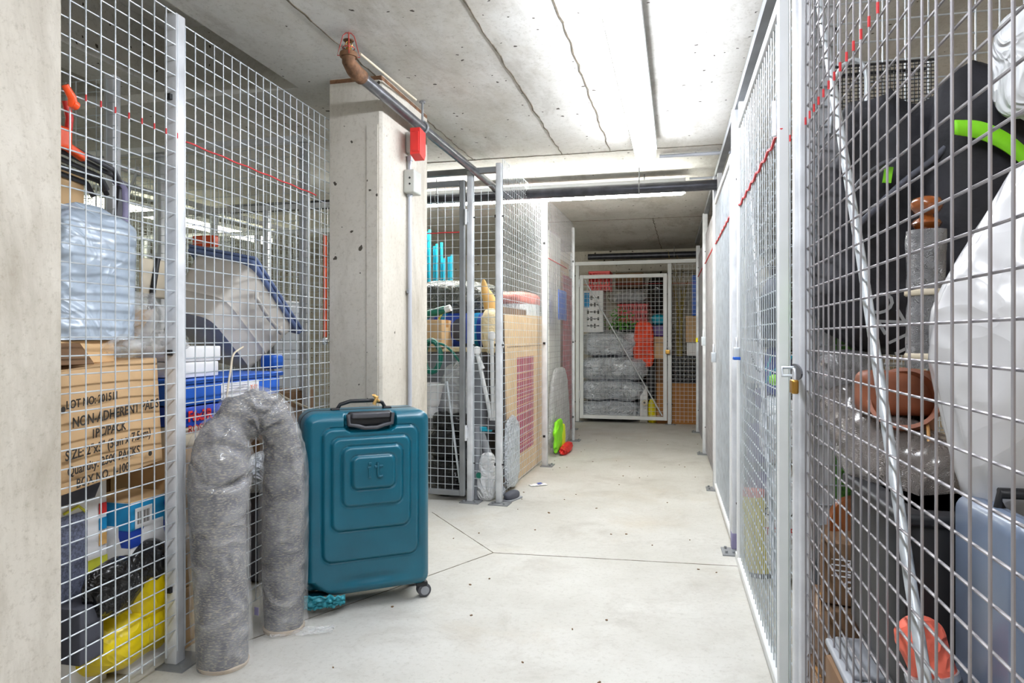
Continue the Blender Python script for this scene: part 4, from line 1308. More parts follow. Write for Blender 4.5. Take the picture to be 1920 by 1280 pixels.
mb = MB(); mb.rbox((0, 0, .135), (.49, .37, .022), r=.01); mb.rbox((0, 0, .152), (.50, .38, .014), r=.006); mb.rbox((0, 0, .165), (.40, .28, .012), r=.005); mb.build('lid', M['bluelid'], root, 40)
mb = MB(); mb.path([(-.12, -.175, .07), (-.12, -.195, .04), (.0, -.2, .03), (.12, -.195, .04), (.12, -.175, .07)], .009, n=8); mb.build('handle', M['greytub'], root, 60)

c = carton(LF, 346, 526, 708, 750, .05, .34, 'long blue plastic tray with a white paper label under the grey tub', m='blue', name='storage_tray', cat='tray', tape=False, r=.012)
r0, w_, h, d_ = c
mb = MB(); mb.rbox((0, 0, h), (w_ + .02, d_ + .02, .018), r=.006); mb.build('rim', M['blue'], r0, 40)
patch(c, -w_ * .18, w_ * .22, h * .08, h * .8, 'white', 'paper_label')
front_text(c, 'X 01', .025, w_ * .12, h * .4, 'orangepr')
mb = MB()
for k in range(4): mb.box((-w_ * .02, -d_ / 2 - .0055, h * .65 - k * h * .12), (w_ * .25, .0006, .002))
mb.build('printed_text', M['lav'], r0)
trz = LF.P(0, 0, 0).z
zTray = LF.at(436, 750, .05)[1]
for k, (p0_, p1_, lab) in enumerate(((346, 410, 'lower white storage box behind the white post'), (346, 414, 'upper white storage box under the grey tub'))):
    carton(LF, p0_, p1_, 0, 0, .07, .2, lab, m='white', name='storage_box', tape=False, z0=zTray + h + .012 + k * .056, z1=zTray + h + .066 + k * .056, bulge=.001)
bag(LF, 500, 520, 672, 702, .12, .08, 'small blue packet with an orange mark at the end of the tray', m='blue', name='packet', cat='packet', seed=3, e=.4, wr=.02, z0=zTray + h + .01, h=.07)
c = carton(LF, 346, 440, 758, 793, .06, .3, 'deep blue box with red lettering under the blue tray', m='royal', tape=False, z1=zTray - .003)
front_text(c, 'F6x3R', .05, -c[1] / 2 + .01, .02, 'red', bold=.002)
zR = LF.at(393, 793, .06)[1]
c = carton(LF, 346, 440, 795, 830, .06, .3, 'stack of folded newspapers under the deep blue box', m='cream', name='newspaper_stack', cat='newspapers', tape=False, z1=zR - .002)
front_text(c, 'ROSS', .04, -c[1] / 2 + .01, .05, 'redpr')
zN = LF.at(393, 830, .06)[1]
prev = zN - .003
labs = ('upper brown carton with blue round mark behind the bent roll', 'middle brown carton printed Hot behind the bent roll', 'lowest brown carton with big blue round logo behind the bent roll')
for k, z_ in enumerate((.42, .21, 0.)):
    c = carton(LF, 346, 425, 0, 0, .055, .3, labs[k], m='card', z0=z_ + (.003 if z_ else 0), z1=prev, group=None)
    h = prev - z_
    if k == 0: disc(c, -c[1] * .12, h * .35, .04, 'bluebox', dy=.007)
    if k == 1: front_text(c, 'Hot', .035, -c[1] * .28, h * .75); front_text(c, 'Like', .035, -c[1] * .42, h * .55); 
    if k == 2: disc(c, c[1] * .02, h * .6, .055, 'bluebox', dy=.007); front_text(c, 'To', .06, -c[1] * .08, h * .5, 'white'); front_text(c, 'Like', .04, -c[1] * .28, .03)
    prev = z_
bag(LF, 455, 505, 860, 1100, .12, .2, 'dark grey bag standing behind the mesh between the roll legs', m='slate', seed=31, z0=0., e=.6)
bag(LF, 462, 520, 870, 960, .06, .12, 'shiny silver wrapped bundle behind the mesh between the roll legs', m='silverbag', seed=33, z0=.42, h=.16, e=.8, wr=.1)
root = LF.thing('translucent_sheet', 'curled translucent greenish plastic sheet behind the suitcase', 'plastic sheet', LF.at(560, 632, .25)[0], .25, 0)
mb = MB()
mb.grid(lambda u, v: Vector(((u - .5) * .34 + .05 * v, .06 * math.sin(u * 5) + .05 * v, .3 + v * (.55 - .22 * u) + .02 * math.sin(u * 9))), 30, 20); mb.build('sheet', M['filmthin'], root, 180)
mb = MB(); mb.path([((u / 20 - .5) * .34 + .05, .06 * math.sin(u / 4.) + .05, .86 - .22 * u / 20) for u in range(21)], .006, n=8); mb.build('rolled_edge', M['cream'], root, 60)
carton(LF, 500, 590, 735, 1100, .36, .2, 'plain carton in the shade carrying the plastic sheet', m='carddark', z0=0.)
root = LF.thing('loose_cord', 'cream cord drooping from the mesh above the bent roll', 'cord', LF.at(440, 632, -.006)[0], -.008, 0)
ac = LF.at(440, 632, -.006)[0]
def lc(px, py): a, z = LF.at(px, py, -.006); return (a - ac, 0, z)
mb = MB(); mb.path(cat([lc(455, 650), lc(437, 664), lc(432, 690), lc(426, 730), lc(422, 770)], 24), .0035, n=8); mb.build('cord_body', M['cream'], root, 60)
root = LF.thing('hook_strap', 'long orange strap hanging by the middle pillar behind the mesh', 'strap', LF.at(609, 632, .015)[0], .013, 0)
za, zb_ = LF.at(609, 440, .015)[1], LF.at(609, 632, .015)[1]
mb = MB(); mb.rbox((0, 0, (za + zb_) / 2), (.02, .012, za - zb_), r=.005); mb.build('strap_band', M['orange'], root, 40)
mb = MB(); mb.rbox((0, 0, zb_ - .02), (.035, .014, .03), r=.004); mb.build('buckle', M['galv'], root, 40)
# further rows, seen only as coloured glimpses
for (x, y, wx, wy, hh, m, lab) in ((-3.3, 5.75, .5, .35, .9, 'carddark', 'brown carton stack glimpsed far behind the left cages'), (-3.5, 4.75, .5, .4, 1.1, 'slate', 'dark cabinet glimpsed far behind the left cages'), (-1.55, 4.32, .3, .3, 1.3, 'grey', 'grey locker glimpsed behind the tub through several meshes'), (-3.9, 3.5, .5, .5, 1.25, 'dkgrey', 'dark crate stack far back left of the pale blue panel')):
    root = thing('storage_cabinet', lab, 'cabinet', (x, y, 0), YAW)
    mb = MB(); mb.rbox((0, 0, hh / 2), (wx, wy, hh), r=.01); mb.build('body', M[m], root, 35)
    mb = MB(); mb.rbox((0, -wy / 2 - .006, hh * .5), (wx * .9, .012, hh * .92), r=.004); mb.build('door_panel', M[m], root, 35)
root = thing('wall_clamp', 'orange-red box glimpsed high on the far mesh behind the left cages', 'box', (-1.95, 4.35, 1.68), YAW)
mb = MB(); mb.rbox((0, 0, 0), (.16, .06, .07), r=.01); mb.build('body', M['orange'], root, 40)

# ------------------------------------------------------------------ middle cage contents
def mx(px, b): return MF.at(px, 632, b)[0]
root = MF.thing('plastic_tube_bundle', 'bundle of tall cyan plastic lengths at the back of the middle cage', 'tubes', mx(822, 1.0), 1.0, 0)
for k in range(9):
    mb = MB(); x = -.14 + k * .032; mb.cyl((x, .02 * (k % 2), 0), (x, .02 * (k % 2), 1.92 - .035 * k + .05 * (k % 3)), .012, n=8); mb.build('length', M['cyan'], root, 60)
c = carton(MF, 800, 905, 655, 930, .30, .42, 'grey worktop cabinet in the middle cage under the blue drum', m='grey', z0=0., tape=False, name='low_cabinet', cat='cabinet')
r0, w_, hC, d_ = c
mb = MB(); mb.rbox((.0, -.02, hC), (w_ + .10, d_ + .06, .03), r=.006); mb.build('top', M['creamcloth'], r0, 40)
topz = hC + .016
root = MF.thing('blue_drum', 'shiny blue printed drum lying on the worktop in the middle cage', 'drum', mx(862, .45), .47, topz)
mb = MB(); R = rot(y=90); mb.lathe([(0, -.22), (.115, -.22), (.122, -.215), (.122, .215), (.115, .22), (0, .22)], (0, 0, .122), 36, R); mb.build('drum_body', M['royal'], root, 40)
for x0_, wd, m in ((-.10, .03, 'bluebox'), (-.128, .014, 'yellowpr'), (-.14, .010, 'redpr'), (.14, .04, 'bluebox'), (-.19, .04, 'lav')):
    mb = MB(); mb.lathe([(.1225, -wd / 2), (.1232, -wd / 2), (.1232, wd / 2), (.1225, wd / 2)], (x0_, 0, .122), 36, R); mb.build('printed_band', M[m], root, 40)
mb = MB()
mb.grid(lambda u, v: Vector((.03 + (u - .5) * .11 * math.sqrt(max(0, 1 - (2 * v - 1) ** 2)), -math.cos((v - .5) * 1.5) * .1245, .122 + math.sin((v - .5) * 1.5) * .1245)), 16, 16); mb.build('oval_label', M['slate'], root, 60)
carton(MF, 790, 828, 592, 640, .18, .2, 'tan cardboard box at the left edge of the worktop', m='card', z0=topz, z1=topz + .19)
bag(MF, 796, 935, 528, 590, .45, .45, 'heap of grey-green tarpaulin on top of the blue drum', m='tarp', name='tarpaulin', cat='tarpaulin', seed=41, z0=topz + .23, e=.75, amp=.14, wr=.14, ws=12, part='folded_tarp')
root = MF.thing('rolled_mat', 'dark green rolled mat with a pale end on the left of the drum', 'roll', mx(815, .3), .3, topz + .215)
mb = MB(); mb.cyl((-.12, 0, .0), (.08, 0, .05), .028, n=20); mb.build('roll_body', M['green'], root, 40)
mb = MB(); mb.cyl((.081, 0, .05), (.12, 0, .062), .024, n=20); mb.build('roll_end', M['white'], root, 40)
# hose coil
root = MF.thing('garden_hose', 'coiled green garden hose hanging inside the middle gate', 'hose', mx(808, .06), .07, 0)
zc = MF.at(808, 668, .06)[1]
pts = []
for k in range(200):
    t = k / 200 * 2 * math.pi * 8
    pts.append((math.cos(t) * (.062 + .01 * math.sin(t * .37)) - .0, -.02 + .05 * k / 200 + .01 * math.sin(t * .6), zc + math.sin(t) * (.105 + .012 * math.cos(t * .23))))
mb = MB(); mb.path(pts, .0085, n=8); mb.build('coil', M['green'], root, 60)
tail = [(.05, -.03, zc + .09)] + [(.05 + .17 * t, -.03, zc + .09 - .14 * t * t) for t in (.3, .6, .8, 1.)] + [(.235, -.02, zc - .12)]
mb = MB(); mb.path(cat(tail, 20), .0085, n=8); mb.build('loose_end', M['green'], root, 60)
bag(MF, 832, 880, 655, 770, .08, .16, 'clear film wrapped bundle inside the middle gate', m='film', seed=43, z0=.48, h=.42, e=.8, wr=.12)
bag(MF, 826, 884, 660, 775, .12, .16, 'grey bundle inside clear film behind the middle gate', m='grey', seed=44, z0=.47, h=.40, e=.7, wr=.05)
root = MF.thing('basin', 'white plastic basin on the black bags behind the middle gate', 'basin', mx(806, .12), .16, .60)
mb = MB(); mb.lathe([(0, 0), (.06, 0), (.075, .02), (.10, .14), (.108, .145), (.108, .155), (.098, .155), (.07, .03), (0, .012)], n=32); mb.build('bowl', M['white'], root, 50)
mb = MB(); mb.lathe([(.04, -.08), (.05, -.04), (.045, 0.001)], n=20); mb.build('foot', M['white'], root, 50)
for k, (a_, b_, t, h_, z_, lab) in enumerate(((808, 880, 0, .28, .0, 'lowest black bin bag behind the middle gate'), (806, 872, 0, .22, .24, 'middle black bin bag behind the middle gate'), (812, 880, 0, .16, .42, 'top black bin bag under the clear bundle'))):
    bag(MF, a_, b_, 700, 900, .04, .24, lab, m='blackbag', seed=50 + k, z0=z_, h=h_, e=.7, amp=.08, wr=.12, ws=12)
# cone, red/white bag, cream cloth, crutches and pipes between post and corner
root = MF.thing('paper_cone', 'tan pointed paper cone behind the middle cage corner post', 'cone', mx(917, .3), .3, 1.21)
mb = MB(); mb.path(cat([(.03, 0, .0), (.0, 0, .12), (-.03, 0, .19), (-.04, 0, .26)], 16), .05, n=16, rad=lambda t: .05 * (1 - t) ** .7 + .006); mb.build('cone_body', M['tan'], root, 60)
b2 = bag(MS, 950, 985, 520, 600, .08, .32, 'white woven sack with salmon printed top behind the corner post', m='whitebag', seed=61, z0=1.05, e=.5, wr=.02, amp=.04, h=.36)
mb = MB(); mb.blob((b2[1] * 1.04, .34, .12), 61, .05, 3, .5, .03, 9, c=(0, 0, .27)); mb.build('printed_top', M['salmon'], b2[0], 180)
bag(MF, 905, 938, 585, 660, .12, .2, 'cream cloth bundle hanging over the worktop edge near the corner post', m='creamcloth', seed=63, z0=.96, h=.30, e=.8, wr=.06)
root = MF.thing('walking_frame', 'white metal walking frame with grey rubber tips behind the narrow mesh strip', 'walking frame', mx(912, .1), .12, 0)
for (x0_, z0_, x1_, z1_) in ((-.07, .96, .03, .52), (.03, 1.06, .04, .5), (.09, 1.0, .045, .5), (-.075, .96, -.03, .86)):
    mb = MB(); mb.cyl((x0_, 0, z0_), (x1_, 0, z1_), .014, n=12); mb.build('tube', M['white_metal'], root, 60)
for x_, z_ in ((-.073, .97), (.09, 1.01), (.03, 1.07)):
    mb = MB(); mb.lathe([(0, 0), (.022, 0), (.026, .02), (.02, .045), (0, .05)], (x_, 0, z_ - .01), 14); mb.build('grip', M['white'], root, 60)
mb = MB(); mb.rbox((.04, -.01, .49), (.07, .05, .06), r=.015); mb.build('joint', M['dkgrey'], root, 40)
mb = MB(); mb.rbox((-.03, 0, .46), (.13, .03, .03), r=.01); mb.build('clamp', M['cyan'], root, 40)
root = MF.thing('plastic_pipe', 'upright grey plastic pipe behind the narrow mesh strip', 'pipe', mx(893, .07), .08, 0)
mb = MB(); mb.cyl((0, 0, 0), (0, 0, .48), .022, n=20); mb.build('pipe_run', M['grey'], root, 60)
root = MF.thing('plastic_pipe', 'slanted grey plastic pipe beside the upright one in the middle cage', 'pipe', mx(905, .14), .14, 0)
mb = MB(); mb.cyl((.14, 0, .02), (-.03, 0, .47), .027, n=20); mb.build('pipe_run', M['grey'], root, 60)
b2 = bag(MF, 895, 933, 845, 932, .03, .13, 'white plastic bag with green mark on the floor behind the narrow strip', m='whitebag', seed=65, z0=0., e=.6, wr=.06, taper=.25, h=.31)
mb = MB(); mb.lathe([(0, 0), (.02, 0), (.02, .003), (0, .003)], (-.035, -.068, .17), 20, rot(x=90)); mb.build('printed_logo', M['green'], b2[0])

# corridor side: cardboard with magenta grid
a0_, a1_ = A(MS, 950, .05), A(MS, 1021, .05)
root = MS.thing('flattened_cardboard', 'tall flat cardboard sheet with a magenta printed grid behind the mesh', 'cardboard', (a0_ + a1_) / 2, .07, .01)
Wc = a1_ - a0_; hc = 1.24
mb = MB(); mb.prism([(-Wc / 2 + .09, 0), (Wc / 2, 0), (Wc / 2, hc), (-Wc / 2, hc - .02)], -.006, .0); mb.build('sheet', M['card2'], root)
xa, xb = A(MS, 973, .05) - (a0_ + a1_) / 2, A(MS, 1003, .05) - (a0_ + a1_) / 2
mb = MB(); mb.box(((xa + xb) / 2, -.0065, .55), (xb - xa, .0015, .72)); o = mb.build('printed_grid', M['magenta'], root)
mb = MB()
for k in range(1, 8): mb.box((xa + (xb - xa) * k / 8, -.0078, .55), (.004, .0008, .72))
for k in range(1, 12): mb.box(((xa + xb) / 2, -.0078, .19 + .72 * k / 12), (xb - xa, .0008, .005))
mb.build('grid_lines', M['card2'], root)
mb = MB(); mb.box((0, -.0068, hc * .80), (Wc * .9, .001, .004)); mb.build('crease', M['carddark'], root)
root = MS.thing('flattened_cardboard', 'second flat cardboard sheet standing behind the printed one', 'cardboard', (a0_ + a1_) / 2 - .05, .10, .01)
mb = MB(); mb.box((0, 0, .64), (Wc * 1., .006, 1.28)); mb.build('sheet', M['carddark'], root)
bag(MS, 948, 972, 780, 925, .012, .05, 'grey plastic bag squeezed between the corner post and cardboard', m='silverbag', seed=67, z0=0.02, e=.7, wr=.1, h=.5)
root = thing('shoe', 'dark grey shoe poking out under the middle cage mesh beside the corner post', 'shoe', (.0, 4.5, 0), math.radians(60))
mb = MB(); mb.blob((.16, .07, .06), 4, .05, 6, .8, .02, 12); mb.build('upper', M['slate'], root, 180)
mb = MB(); mb.rbox((0, 0, .006), (.165, .072, .012), r=.005); mb.build('sole', M['grey'], root, 40)

# next cage along the corridor
def flat(px0, px1, b, z0, z1, m, label, name, cat, part='sheet', th=.008, wavy=0., n=20):
    x0_, x1_ = A(MS, px0, b), A(MS, px1, b)
    r_ = MS.thing(name, label, cat, (x0_ + x1_) / 2, b, z0)
    w_ = x1_ - x0_
    mb = MB(); mb.grid(lambda u, v: Vector(((u - .5) * w_, wavy * math.sin(u * n), v * (z1 - z0))), 40 if wavy else 2, 4)
    mb.build(part, M[m], r_, 180, solid=th)
    return r_, w_
zS = lambda px, py, b=.05: MS.at(px, py, b)[1]
flat(1029, 1050, .17, .02, zS(1040, 420), 'sheet', 'tall white corrugated sheet beside the white post', 'corrugated_sheet', 'sheet', wavy=.006, n=70)
flat(1049, 1066, .21, .02, zS(1055, 470), 'card2', 'slatted cardboard standing behind the blue cloth patch', 'cardboard_sheet', 'cardboard', wavy=.004, n=60)
flat(1056, 1076, .145, .02, zS(1065, 510), 'pink', 'long red and pink cloth hanging behind the bulging mesh', 'hanging_cloth', 'cloth', part='cloth', wavy=.012, n=12)
r_, w_ = flat(1047, 1063, .02, zS(1055, 600, .02), zS(1055, 545, .02), 'blue', 'bright blue cloth patch tied to the mesh', 'cloth_patch', 'cloth', part='cloth', wavy=.008, n=8)
x0_ = A(MS, 1050, .03)
bag(MS, 1029, 1066, 690, 870, .02, .08, 'white textured sheet slumped low behind the bulging mesh', m='whitebrick', name='foam_sheet', cat='sheet', seed=71, z0=.02, e=.5, wr=.03, taper=.3)
bag(MS, 1040, 1051, 785, 845, -.03, .04, 'lime and yellow safety vest stuffed at the foot of the mesh', m='lime', name='safety_vest', cat='vest', seed=73, z0=.03, h=.27, e=.5, wr=.25, ws=14, amp=.2, part='vest_cloth')
bag(MS, 1050, 1057, 790, 840, -.03, .04, 'yellow band of cloth beside the lime vest', m='hiyellow', name='folded_cloth', cat='cloth', seed=74, z0=.04, e=.4, wr=.06, h=.22)
bag(MS, 1052, 1068, 822, 845, -.09, .08, 'crumpled red cloth on the floor at the mesh foot', m='red', name='red_cloth', cat='cloth', seed=75, z0=.0, e=.9, wr=.3, ws=20, amp=.3, h=.08)

# floor litter
root = thing('wrapper', 'small white and blue wrapper on the floor by the cardboard', 'litter', (.19, 4.93, .004), .4)
mb = MB(); mb.grid(lambda u, v: Vector(((u - .5) * .13, (v - .5) * .05, .012 * abs(noise.noise(Vector((u * 5, v * 3, 1)))))), 14, 6); mb.build('paper', M['white'], root, 180, solid=.001)
mb = MB(); mb.box((.01, 0, .012), (.035, .025, .002)); mb.build('blue_print', M['royal'], root)
mb = MB()
for k in range(60):
    s_, t_ = random.uniform(1.6, 7.5), random.uniform(-1.2, .2)
    p = w2l(0, 0); q = st(s_, t_, .002)
    mb.box(q, (random.uniform(.004, .012), random.uniform(.003, .01), .003), rot(z=random.uniform(0, 180)))
o = mb.build('floor_grit', M['carddark']); tag(o, 'scattered crumbs of grit on the corridor floor', 'grit'); o['kind'] = 'stuff'

# ------------------------------------------------------------------ end cage contents
EB = .06
zE = lambda px, py, b=EB: EF.at(px, py, b)[1]
prev = .01
SB = [('lowest', 787, 749), ('second', 749, 711), ('third', 711, 668), ('topmost', 668, 622)]
for k, (lab, yb, yt) in enumerate(SB):
    z0 = prev; z1 = zE(1150, yt, .35)
    bag(EF, 1090 + (2 if k else 0), 1207 + (3 if k in (1, 2) else -3), yt, yb, .03, .62, lab + ' of the four grey plastic-wrapped bundles stacked in the end cage', m='silverbag', name='wrapped_bundle', cat='bundle', seed=80 + k, z0=z0, h=z1 - z0 + .008, e=.6, amp=.10, wr=.16, ws=6, group='grey wrapped bundles in the end cage')
    prev = z1 - .004
zb = prev + .0
c = carton(EF, 1094, 1131, 545, 627, .10, .3, 'upright white printed box standing on the grey bundles at left', m='white', z0=zb, z1=zE(1112, 545, .1), tape=False)
r0, w_, h, d_ = c
mb = MB()
for i in range(5):
    mb.box((0, -d_ / 2 - .0045, h * (.15 + .17 * i)), (w_ * .6, .001, h * .012))
    for j in range(4): mb.box((-w_ * .28 + j * w_ * .18, -d_ / 2 - .0045, h * (.15 + .17 * i)), (w_ * .09, .001, h * .035 * (1 + (i + j) % 3)))
mb.box((-w_ * .3, -d_ / 2 - .0045, h * .5), (.004, .001, h * .72))
mb.build('printed_text', M['ink'], r0)
patch(c, -w_ * .46, -w_ * .2, h * .6, h * .95, 'bluebox', 'blue_print')
zt = zb + h
def crate(F, px0, px1, z0, z1, b, depth, label, m='red', holes=True, name='plastic_crate', cat='crate'):
    a0, a1 = F.at(px0, 632, b)[0], F.at(px1, 632, b)[0]; w_ = a1 - a0; h = z1 - z0
    root = F.thing(name, label, cat, (a0 + a1) / 2, b + depth / 2, z0)
    mb = MB(); t = .012
    mb.box((0, 0, t / 2), (w_ * .9, depth * .9, t))
    nb = max(4, int(w_ / .035))
    for sy in (-1, 1):
        for k in range(nb + 1): mb.box((-w_ * .47 + w_ * .94 * k / nb, sy * depth * .47, h / 2), (.014, .008, h))
        for q in (.25, .62): mb.box((0, sy * depth * .47, h * q), (w_ * .95, .007, h * .12))
    for sx in (-1, 1):
        for k in range(5): mb.box((sx * w_ * .47, -depth * .45 + depth * .9 * k / 4, h / 2), (.008, .014, h))
        mb.box((sx * w_ * .47, 0, h * .4), (.007, depth * .9, h * .3))
    mb.build('crate_body', M[m], root)
    mb = MB()
    for sy in (-1, 1): mb.rbox((0, sy * depth * .48, h), (w_, .022, .03), r=.004)
    for sx in (-1, 1): mb.rbox((sx * w_ * .48, 0, h), (.022, depth, .03), r=.004)
    mb.build('rim', M[m], root, 40)
    return root
crate(EF, 1104, 1143, zt + .005, 1.90, .12, .3, 'red plastic crate on top of the white printed box in the end cage')
# shelf of stacked cartons behind the bundles
carton(EF, 1150, 1245, 690, 787, .72, .22, 'dark tall carton behind the grey bundles in the end cage', m='carddark', z0=0., z1=.92, tape=False)
zz0 = .925
carton(EF, 1150, 1245, 640, 690, .72, .22, 'dark wooden chest at shoulder height behind the grey bundles', m='black', z0=zz0, z1=1.25, tape=False)
zr = zE(1185, 608, .45)
root = EF.thing('artificial_plant', 'bunch of green artificial leaves on the topmost grey bundle', 'plant', A(EF, 1166, .3), .3, zb + .005)
random.seed(11); mb = MB()
for k in range(150):
    p = Vector((random.gauss(0, .09), random.gauss(0, .07), .03 + abs(random.gauss(0, .11))))
    R = rot(random.uniform(-60, 60), random.uniform(-60, 60), random.uniform(0, 360)); l = random.uniform(.04, .08)
    mb.add([p, p + R @ Vector((l * .5, l * .22, .004)), p + R @ Vector((l, 0, -.004)), p + R @ Vector((l * .5, -l * .22, .004))], [(0, 1, 2, 3)])
mb.build('foliage', M['leaf'], root, solid=.001)
mb = MB(); mb.lathe([(0, 0), (.06, 0), (.075, .06), (.06, .062), (0, .05)], n=20); mb.build('pot', M['black'], root, 40)
crate(EF, 1158, 1214, 1.255, 1.50, .62, .3, 'red plastic laundry basket under the clear bag in the end cage', name='laundry_basket', cat='basket')
bag(EF, 1142, 1218, 545, 570, .60, .34, 'clear plastic bag full of pale things on the red basket', m='film', seed=93, z0=1.52, h=.20, e=.8, wr=.15)
bag(EF, 1148, 1212, 545, 570, .64, .28, 'pale grey cloth inside the clear bag on the red basket', m='grey', name='folded_cloth', cat='cloth', seed=94, z0=1.52, h=.16, e=.7, wr=.06, part='cloth')
carton(EF, 1154, 1206, 512, 545, .62, .3, 'brown cardboard box topmost under the end cage rail', m='carddark', z0=1.73, z1=1.93)
jk = bag(EF, 1188, 1228, 604, 688, .10, .14, 'orange-red life jacket hanging beside the grey bundles', m='orangered', name='life_jacket', cat='life jacket', seed=95, z0=zE(1208, 688, .15), e=.55, amp=.08, wr=.04, part='jacket_body', taper=.1)
mb = MB()
for q in (.3, .6): mb.rbox((0, -.07, jk[2] * q), (jk[1] * .9, .03, .025), r=.008)
mb.build('jacket_strap', M['coral'], jk[0], 40)
carton(EF, 1214, 1226, 690, 787, .30, .2, 'narrow dark box on the floor behind the yellow cylinder', m='black', z0=0., z1=.72, tape=False)
carton(EF, 1226, 1250, 634, 656, .22, .3, 'upper small brown carton beside the life jacket', m='card', z0=1.0, z1=1.075)
carton(EF, 1226, 1250, 656, 678, .22, .3, 'lower small brown carton beside the life jacket', m='card2', z0=.80, z1=.995)
carton(EF, 1222, 1250, 611, 634, .25, .3, 'purple plastic box above the two small cartons', m='purple', z0=1.08, z1=1.22, tape=False, name='plastic_box', r=.02)
bag(EF, 1222, 1248, 590, 611, .25, .3, 'pale teal plastic packaging on the purple box', m='cyan', name='packaging', cat='packaging', seed=97, z0=1.225, h=.14, e=.8, wr=.1)
bag(EF, 1214, 1250, 515, 590, .35, .4, 'black bin bag high in the end cage near the post', m='blackbag', seed=98, z0=1.37, h=.52, e=.7, wr=.08)
carton(EF, 1231, 1250, 678, 720, .2, .3, 'dark carton under the small brown cartons', m='carddark', z0=.505, z1=.797, tape=False)
carton(EF, 1231, 1306, 722, 794, .06, .45, 'large brown carton on the floor behind the end side panel', m='cardbrown', z0=.0, z1=.50)
for k, (lab, z0, z1) in enumerate((('lower black mesh crate on the large brown carton', .505, .66), ('upper black mesh crate under the small white box', .665, .82))):
    crate(EF, 1258, 1306, z0, z1, .10, .35, lab, m='black')
carton(EF, 1288, 1306, 645, 675, .10, .3, 'small white box on the black crates in the end cage', m='white', z0=.84, z1=1.0, tape=False)
carton(EF, 1286, 1306, 598, 645, .10, .3, 'tan carton on the small white box beside the branches', m='card', z0=1.005, z1=1.33)
root = EF.thing('blue_board', 'blue plastic board standing in the far right corner of the end cage', 'board', A(EF, 1302), .12, 1.335)
mb = MB(); mb.rbox((0, 0, .25), (.06, .02, .5), r=.006); mb.build('board', M['blue'], root, 40)
root = EF.thing('dry_branches', 'bundle of dry yellow-brown branches sticking up above the rail of the end cage', 'branches', A(EF, 1275, .2), .22, .83)
random.seed(5)
for k in range(9):
    x0_ = random.uniform(-.05, .05)
    pts = [(x0_, 0, 0), (x0_ + random.uniform(-.02, .02), 0, .4), (x0_ + random.uniform(-.05, .05), random.uniform(-.03, .03), .8), (x0_ * 2 + random.uniform(-.10, .10), random.uniform(-.05, .05), 1.05 + random.uniform(-.1, .33))]
    mb = MB(); mb.path(cat(pts, 14), .008, n=6, rad=lambda t: .011 * (1 - t) + .002); mb.build('branch', M['branch'], root, 60)
root = EF.thing('yellow_cylinder', 'yellow plastic cylinder with black cap standing behind the gate brace', 'cylinder', A(EF, 1223, .12), .14, 0)
mb = MB(); mb.lathe([(0, 0), (.045, 0), (.05, .01), (.05, .24), (.035, .285), (.02, .30), (0, .30)], n=24); mb.build('cylinder_body', M['yellowpl'], root, 40)
mb = MB(); mb.lathe([(0, .30), (.02, .30), (.02, .34), (0, .34)], n=16); mb.build('cap', M['black'], root, 40)
root = EF.thing('tape_reel', 'cream tape reel resting against the lowest grey bundle', 'reel', A(EF, 1209, .06), -.0, .22)
mb = MB(); mb.lathe([(.012, -.01), (.034, -.01), (.034, .01), (.012, .01), (.012, -.01)], (0, 0, .04), 24, rot(x=90)); mb.build('reel_body', M['cream'], root, 40)
mb = MB(); mb.lathe([(.006, -.012), (.013, -.012), (.013, .012), (.006, .012), (.006, -.012)], (0, 0, .04), 24, rot(x=90)); mb.build('reel_core', M['black'], root, 40)
carton(EF, 1200, 1214, 725, 787, .10, .14, 'small white box between the bundles and the yellow cylinder', m='white', z0=0.0, z1=.45, tape=False)

# ------------------------------------------------------------------ right side, far panels with sheets
def rsheet(px0, px1, z0, z1, b, m, label, name, cat, wavy=0., n=9):
    a0, a1 = RF.at(px0, 632, b)[0], RF.at(px1, 632, b)[0]
    r_ = RF.thing(name, label, cat, (a0 + a1) / 2, b, z0); w_ = a1 - a0
    mb = MB(); mb.grid(lambda u, v: Vector(((u - .5) * w_, wavy * math.sin(u * n) + wavy * .4 * math.sin(v * 5 + u * 7), v * (z1 - z0))), 50 if wavy else 2, 12 if wavy else 2)
    mb.build('sheet', M[m], r_, 180, solid=.006)
    return r_
rsheet(1309.5, 1321.5, .03, 1.96, .03, 'boardteal', 'marbled grey-green board lining the last right cage', 'lining_board', 'board')
rsheet(1323, 1341, .03, 1.98, .03, 'sheet', 'white cloth sheet lining the far right cage', 'lining_sheet', 'sheet', wavy=.008)
rsheet(1344, 1352, .05, 1.96, .05, 'sheet', 'strip of white cloth beyond the stacked white bags', 'lining_sheet', 'sheet', wavy=.008)
# stacked round white bags behind the third gate
for k, (yt, yb) in enumerate(((655, 725), (725, 795), (795, 860), (860, 925))):
    F = R3; b = -.16
    z1 = F.at(1362, yt, b)[1]; z0 = F.at(1362, yb, b)[1]
    if k == 3: z0 = 0.
    bag(F, 1350 + (6 if k == 0 else 0), 1382, yt, yb, b - .12, .24, ('topmost', 'second', 'third', 'lowest')[k] + ' white bag in the stack behind the third right gate', m='whitebag', seed=100 + k, z0=z0, h=z1 - z0 + .01, e=.75, wr=.05, amp=.05, group='white bags behind the third right gate')
bag(R3, 1383, 1440, 540, 640, -.35, .3, 'pale grey dust sheet bundle beyond the second right gate', m='sheet', name='dust_sheet', cat='sheet', seed=110, z0=1.0, h=.6, e=.6, wr=.04)
carton(R3, 1380, 1450, 640, 920, -.36, .32, 'white cupboard beyond the partition of the second right cage', m='sheet', z0=0., z1=.99, tape=False, name='cupboard', cat='cupboard')

